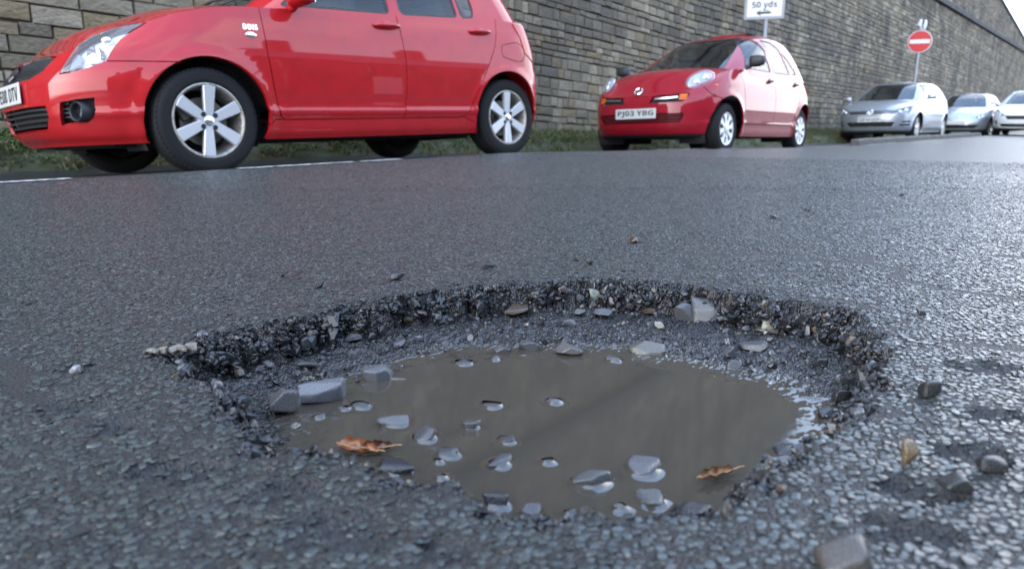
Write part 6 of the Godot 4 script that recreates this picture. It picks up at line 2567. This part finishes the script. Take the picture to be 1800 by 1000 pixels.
func build_wall() -> void:
	var rng := RandomNumberGenerator.new()
	rng.seed = 1234
	var wall := thing("stone_wall", "tall weathered gritstone wall with a projecting string course behind the parked cars", "wall", Transform3D())
	var k_face := 7.6
	var band := 4.78
	var top := 8.6
	# core and mortar behind the stones
	var core := MB.new()
	var pf := PackedVector3Array()
	var rows := 0
	var s := -7.0
	while s < 96.0:
		for q in [[k_face + 0.03, -1.6], [k_face + 0.03, top], [k_face + 0.6, top], [k_face + 0.6, -1.6]]:
			pf.append(along(s, q[0], q[1] if q[1] < 0.0 else wall_top(s)))
		rows += 1
		s += 0.5
	for e in 3:
		var sub := PackedVector3Array()
		for i in rows:
			sub.append(pf[i * 4 + e])
			sub.append(pf[i * 4 + e + 1])
		core.grid(sub, rows, 2, Vector3.UP if e == 1 else (Vector3(0.7, 0, 0.7) if e == 0 else Vector3(-0.7, 0, -0.7)))
	part("mortar_core", core, M.mortar, wall)
	var soot := fnl(0.35, 81, FastNoiseLite.TYPE_SIMPLEX_SMOOTH, 4)
	var streak := fnl(1.0, 82, FastNoiseLite.TYPE_SIMPLEX_SMOOTH, 3)
	var grime := fnl(1.0, 83, FastNoiseLite.TYPE_SIMPLEX_SMOOTH, 2)
	var stones := []
	var cam := Vector3(0, EYE, 0)
	var tan_v := 500.0 / 1300.0
	var pitch := atan(308.0 / 1300.0)
	var y_row := -1.2
	while y_row < top + 7.0:
		var hgt := rng.randf_range(0.08, 0.175)
		s = -6.0 + rng.randf() * 0.3
		while s < 78.0:
			var ln := rng.randf_range(0.15, 0.36) if rng.randf() < 0.82 else rng.randf_range(0.34, 0.5)
			if s < 4.0:
				ln *= 1.5
			if s > 30.0:
				ln *= 1.5
			var dip := 0.056 * clampf(s, -6.0, 14.0) + 0.02 * clampf(s - 14.0, 0.0, 60.0)
			var yb := y_row - dip + rng.randf_range(-0.008, 0.008)
			var mid := s + ln * 0.5
			var cut_top := yb + hgt
			if yb < band and cut_top > band - 0.005:
				cut_top = band - 0.005
			if yb < band + 0.24 and yb >= band - 0.01 and cut_top > band + 0.24:
				yb = band + 0.245
			var ok := cut_top > ground(mid, 7.5) - 0.15 and yb < wall_top(mid) - 0.02 and not (yb >= band - 0.01 and yb < band + 0.24) and cut_top - yb > 0.03
			if ok:
				stones.append([s, ln, yb, minf(cut_top, wall_top(mid) - 0.005) - yb])
			s += ln
		y_row += hgt
	# which stones show largest
	var order := []
	for i in stones.size():
		var q: Array = stones[i]
		var p := along(q[0] + q[1] * 0.5, k_face, q[2] + q[3] * 0.5) - cam
		var f := Vector3(p.x, p.y * cos(pitch) + -p.z * sin(pitch), -p.y * sin(pitch) + -p.z * cos(pitch))
		if f.z < 0.5 or absf(f.x / f.z) > 0.70 or f.y / f.z > tan_v or p.y < -0.25:
			continue
		var sx := 900.0 + 1300.0 * f.x / f.z
		var sy := 500.0 - 1300.0 * f.y / f.z
		if sx > 95.0 and sx < 880.0 and sy > 60.0 - 0.18 * (sx - 95.0):
			continue  # hidden by the near car
		order.append([q[1] * q[3] / (f.z * f.z), i])
	order.sort_custom(func(a, b): return a[0] > b[0])
	var single := {}
	for i in mini(300, order.size()):
		single[order[i][1]] = true
	var rest := MB.new()
	for i in stones.size():
		var q: Array = stones[i]
		var mid: float = q[0] + q[1] * 0.5
		var ym: float = q[2] + q[3] * 0.5
		var t := rng.randf()
		var c := Color(0.165, 0.138, 0.096).lerp(Color(0.34, 0.29, 0.21), t * t)
		if rng.randf() < 0.14:
			c = Color(0.22, 0.17, 0.10)
		var black := smoothstep(0.0, 0.55, soot.get_noise_2d(mid, ym * 1.5) + 0.10)
		var run := smoothstep(0.12, 0.5, streak.get_noise_2d(mid * 1.7, ym * 0.16) + 0.12) * smoothstep(8.0, 15.0, mid)
		c = c.lerp(Color(0.062, 0.057, 0.050), clampf(black * 0.55 + run * 0.62, 0.0, 0.85))
		if ym < ground(mid, 7.6) + 0.4:
			c = c.lerp(Color(0.09, 0.10, 0.05), 0.35 * smoothstep(0.1, 0.5, grime.get_noise_2d(mid * 3.0, ym * 5.0) + 0.2))
		var mb: MB = rest
		if single.has(i):
			mb = MB.new()
		wall_stone(mb, rng, q[0], q[1], q[2], q[3], k_face, c)
		if single.has(i):
			part("stone", mb, M.wall_stone, wall)
	var o := part("stones", rest, M.wall_stone, wall)
	o.set_meta("kind", "stuff")
	# string course and top course
	for band_spec in [[band, 0.235, 0.13, "string_course"], [-1.0, 0.16, 0.07, "coping_stone"]]:
		s = -6.0
		while s < 78.0:
			var ln := rng.randf_range(0.75, 1.15)
			var mb := MB.new()
			var yb2: float = band_spec[0] if band_spec[0] > 0.0 else wall_top(s + ln * 0.5)
			var f := frame(s + ln * 0.5, k_face - band_spec[2] * 0.5 + 0.1, yb2 + band_spec[1] * 0.5)
			mb.box(f, Vector3(ln - 0.008, band_spec[1], band_spec[2] + 0.25), 0.02, Color(0.06, 0.06, 0.062) * rng.randf_range(0.8, 1.25))
			part(band_spec[3], mb, M.wall_stone, wall)
			s += ln
	print("wall stones ", stones.size())


func wall_stone(mb: MB, rng: RandomNumberGenerator, s: float, ln: float, y: float, h: float, k: float, c: Color) -> void:
	var jx := 0.003
	var proud := rng.randf_range(0.0, 0.014)
	var bev := rng.randf_range(0.006, 0.014)
	var dip := 0.056 if s < 14.0 else 0.02
	var outer := []
	var inner := []
	var back := []
	for q in [[0, 0], [1, 0], [1, 1], [0, 1]]:
		var ss: float = s + (jx + rng.randf() * 0.004 if q[0] == 0 else ln - jx - rng.randf() * 0.004)
		var yy: float = y + (jx + rng.randf() * 0.003 if q[1] == 0 else h - jx - rng.randf() * 0.003) - dip * (ss - s)
		outer.append(along(ss, k + 0.006 - proud * 0.5, yy))
		back.append(along(ss, k + 0.06, yy))
		var si := ss + (bev if q[0] == 0 else -bev)
		var yi := yy + (bev if q[1] == 0 else -bev) * 0.8
		inner.append(along(si, k - 0.008 - proud - rng.randf() * 0.008, yi))
	var mid := along(s + ln * 0.5, k + 0.3, y + h * 0.5)
	var mc := along(s + ln * rng.randf_range(0.35, 0.65), k - 0.012 - proud - rng.randf() * 0.008, y + h * 0.5 - dip * ln * 0.5)
	for e in 4:
		var e2 := (e + 1) % 4
		var shade := c * rng.randf_range(0.86, 1.14)
		mb.face([inner[e], inner[e2], mc], mid, Color(shade.r, shade.g, shade.b))
		mb.face([outer[e], outer[e2], inner[e2], inner[e]], mid, c)
		mb.face([back[e], back[e2], outer[e2], outer[e]], (mid + mc) * 0.5, c)


# ------------------------------------------------------------------ signs
func build_signs() -> void:
	# distance plate on its post, behind the second car
	var f := frame(SIGN_S, 6.9, ground(SIGN_S, 6.9))
	var yaw_cam := Basis(Vector3.UP, deg_to_rad(-24.0))
	var t := Transform3D(yaw_cam, f.origin + Vector3.UP * 0.17)
	var a := thing("distance_sign", "white plate reading 50 yds with a black arrow, on a grey post by the wall", "sign", t)
	var post := MB.new()
	post.tube([Vector3(0, -0.55, 0), Vector3(0, 3.2, 0)], [0.038], 16)
	part("post", post, M.galvanised, a)
	var brd := MB.new()
	bevel_prism(brd, Transform3D(Basis(), Vector3(-0.04, 2.65, 0.045)), smooth_poly(pv([[-0.4, -0.42], [0.4, -0.42], [0.4, 0.42], [-0.4, 0.42]]), 0), 0.012, 0.003)
	var b := part("board", brd, M.sign_grey, a)
	var wh := MB.new()
	wh.prism(Transform3D(Basis(), Vector3(-0.04, 2.65, 0.058)), pv([[-0.345, -0.365], [0.345, -0.365], [0.345, 0.365], [-0.345, 0.365]]), 0.002)
	part("face", wh, M.sign_white, b)
	sign_text(b, "50 yds", Vector3(-0.04, 2.50, 0.0605), 0.50, 0.165)
	var ar := MB.new()
	ar.prism(Transform3D(Basis(), Vector3(-0.05, 2.355, 0.0605)), pv([[-0.15, 0.0], [-0.045, 0.066], [-0.07, 0.022], [0.15, 0.019], [0.15, -0.019], [-0.07, -0.022], [-0.045, -0.066]]), 0.001)
	part("arrow", ar, M.ink_soft, b)
	var cl := MB.new()
	cl.box(Transform3D(Basis(), Vector3(0, 2.4, 0.02)), Vector3(0.13, 0.04, 0.09), 0.006)
	part("clamp", cl, M.galvanised, a)
	# no-entry disc with twin swan-neck lamps
	var f2 := frame(NO_ENTRY_S, 6.5, ground(NO_ENTRY_S, 6.5))
	var n := thing("no_entry_sign", "round red no-entry sign with a white bar and swan-neck lamps on its post", "sign", Transform3D(Basis(Vector3.UP, deg_to_rad(-33.0)) * Basis(Vector3(0, 0, 1), -0.012), f2.origin))
	var yc: float = NO_ENTRY_Y
	var p2 := MB.new()
	p2.tube([Vector3(0, -0.2, 0), Vector3(0, yc + 0.42, 0)], [0.038], 16)
	part("post", p2, M.galvanised, n)
	var flip := Transform3D(Basis(Vector3(1, 0, 0), PI / 2), Vector3(0, yc, 0.045))
	var disc := MB.new()
	disc.lathe(flip, [Vector2(0.0, 0.0), Vector2(0.367, 0.0), Vector2(0.367, 0.012), Vector2(0.362, 0.015), Vector2(0.0, 0.015)], 48)
	var dd := part("rim", disc, M.sign_white, n)
	var red := MB.new()
	red.lathe(flip, [Vector2(0.348, 0.0151), Vector2(0.348, 0.018), Vector2(0.0, 0.018)], 48)
	part("disc", red, M.sign_red, n)
	var bar := MB.new()
	bar.box(Transform3D(Basis(), Vector3(0, yc, 0.0645)), Vector3(0.61, 0.125, 0.003), 0.001)
	part("bar", bar, M.sign_white, n)
	dd.name = "rim"
	for sg in [-1.0, 1.0]:
		var arm := MB.new()
		var ps := []
		for q in 13:
			var u := q / 12.0
			var ang := PI * u
			ps.append(Vector3(sg * 0.035 + (0.0 if sg < 0 else 0.05), yc + 0.4 + 0.18 * minf(1.0, u * 3.0) + (sin(ang) * 0.1), sg * -0.02 + (-sg) * (0.12 - 0.12 * cos(ang))))
		arm.tube(ps, [0.03], 10)
		part("lamp_arm", arm, M.lamp_white, n)
		var hd := MB.new()
		var e: Vector3 = ps[12]
		hd.tube([e + Vector3(0, 0.05, 0), e + Vector3(-0.02, -0.03, 0), e + Vector3(-0.04, -0.09, 0)], [0.045, 0.06, 0.062], 14)
		part("lamp_head", hd, M.lamp_white, n)
		var ln := MB.new()
		ln.tube([e + Vector3(-0.04, -0.088, 0), e + Vector3(-0.045, -0.102, 0)], [0.056, 0.052], 14)
		part("lamp_lens", ln, M.dark_plastic, n)


const NO_ENTRY_Y := 3.05
const NO_ENTRY_S := 29.2
const SIGN_S := 16.1


func sign_text(parent: Node3D, text: String, at: Vector3, w: float, h: float) -> void:
	var tm := TextMesh.new()
	var fnt := SystemFont.new()
	fnt.font_names = PackedStringArray(["Droid Sans"])
	fnt.font_weight = 700
	tm.font = fnt
	tm.text = text
	tm.font_size = 64
	tm.pixel_size = 0.002
	tm.depth = 0.001
	var o := put("lettering", tm, M.ink_soft, parent)
	var ext := tm.get_aabb()
	var sc := Vector3(w / ext.size.x, h / ext.size.y, 1)
	var mid := ext.position + ext.size * 0.5
	o.transform = Transform3D(Basis.from_scale(sc), at - Vector3(mid.x * sc.x, mid.y * sc.y, 0))


# ------------------------------------------------------------------ the far side of the street, behind the camera: seen only in paint, glass and water
func build_terrace() -> void:
	var rng := RandomNumberGenerator.new()
	rng.seed = 41
	var kf := -8.2
	var labels := ["brick house with a sandstone door surround, first of the row facing the wall", "brick house with a bay of pale lintels, second of the row facing the wall", "brick house with a blue door, third of the row facing the wall", "brick house with a green door, fourth of the row facing the wall", "brick house with a white door, fifth of the row facing the wall", "brick house with a grey door, sixth of the row facing the wall"]
	for i in 6:
		var s := -9.0 + i * 5.0
		var f := Transform3D(Basis(Vector3(sin(ROAD_YAW), 0, -cos(ROAD_YAW)), Vector3.UP, Vector3(cos(ROAD_YAW), 0, sin(ROAD_YAW))), Vector3(sin(ROAD_YAW) * s - kf * cos(ROAD_YAW), -drop(s) - 0.1, -(cos(ROAD_YAW) * s + kf * sin(ROAD_YAW))))
		var o := thing("terraced_house", labels[i], "house", f, "houses across the street from the wall")
		var h := 4.3
		var wl := MB.new()
		wl.box(Transform3D(Basis(), Vector3(2.5, h * 0.5 - 0.3, 3.5)), Vector3(4.98, h + 0.6, 7.0), 0.02)
		part("wall", wl, M.brick_dark, o)
		var rf := MB.new()
		rf.face([Vector3(-0.1, h - 0.1, -0.25), Vector3(5.08, h - 0.1, -0.25), Vector3(5.08, h + 2.0, 3.5), Vector3(-0.1, h + 2.0, 3.5)], Vector3(2.5, 0, 3.5))
		rf.face([Vector3(-0.1, h - 0.1, 7.25), Vector3(5.08, h - 0.1, 7.25), Vector3(5.08, h + 2.0, 3.5), Vector3(-0.1, h + 2.0, 3.5)], Vector3(2.5, 0, 3.5))
		for x in [-0.1, 5.08]:
			rf.face([Vector3(x, h - 0.1, -0.25), Vector3(x, h + 2.0, 3.5), Vector3(x, h - 0.1, 7.25)], Vector3(2.5, h, 3.5))
		var roof := part("roof", rf, M.slate, o)
		var ch := MB.new()
		ch.box(Transform3D(Basis(), Vector3(0.4, h + 2.1, 3.5)), Vector3(0.6, 1.4, 0.9), 0.02)
		part("chimney", ch, M.brick_dark, roof)
		for w in [[1.2, 3.3], [3.7, 3.3], [3.7, 1.3]]:
			var fr := MB.new()
			fr.box(Transform3D(Basis(), Vector3(w[0], w[1], -0.01)), Vector3(1.0, 1.25, 0.06), 0.01)
			var wn := part("window", fr, M.lamp_grey, o)
			for e in [-0.23, 0.23]:
				var pn := MB.new()
				pn.box(Transform3D(Basis(), Vector3(w[0] + e, w[1], -0.045)), Vector3(0.4, 1.1, 0.008), 0.0)
				part("pane", pn, M.dark_pane, wn)
		var dr := MB.new()
		dr.box(Transform3D(Basis(), Vector3(1.2, 1.0, -0.02)), Vector3(0.9, 2.0, 0.06), 0.01)
		part("door", dr, [M.brick_dark, M.brick_dark, M.door_blue, M.door_green, M.sign_white, M.sign_grey][i], o)
	# pavement in front of the houses
	var pav := MB.new()
	var pts := PackedVector3Array()
	for q in 34:
		var s := -14.0 + q * 1.5
		for k in [-5.4, -8.6]:
			pts.append(along(s, k, -drop(s) + 0.02))
	pav.grid(pts, 34, 2, Vector3.UP)
	structure(part("pavement", pav, M.kerb_stone))


func build_ground() -> void:
	var mb := MB.new()
	mb.face([Vector3(-300, -2.2, 300), Vector3(300, -2.2, 300), Vector3(300, -2.2, -300), Vector3(-300, -2.2, -300)], Vector3(0, -50, 0))
	structure(part("ground", mb, M.earth_plain))
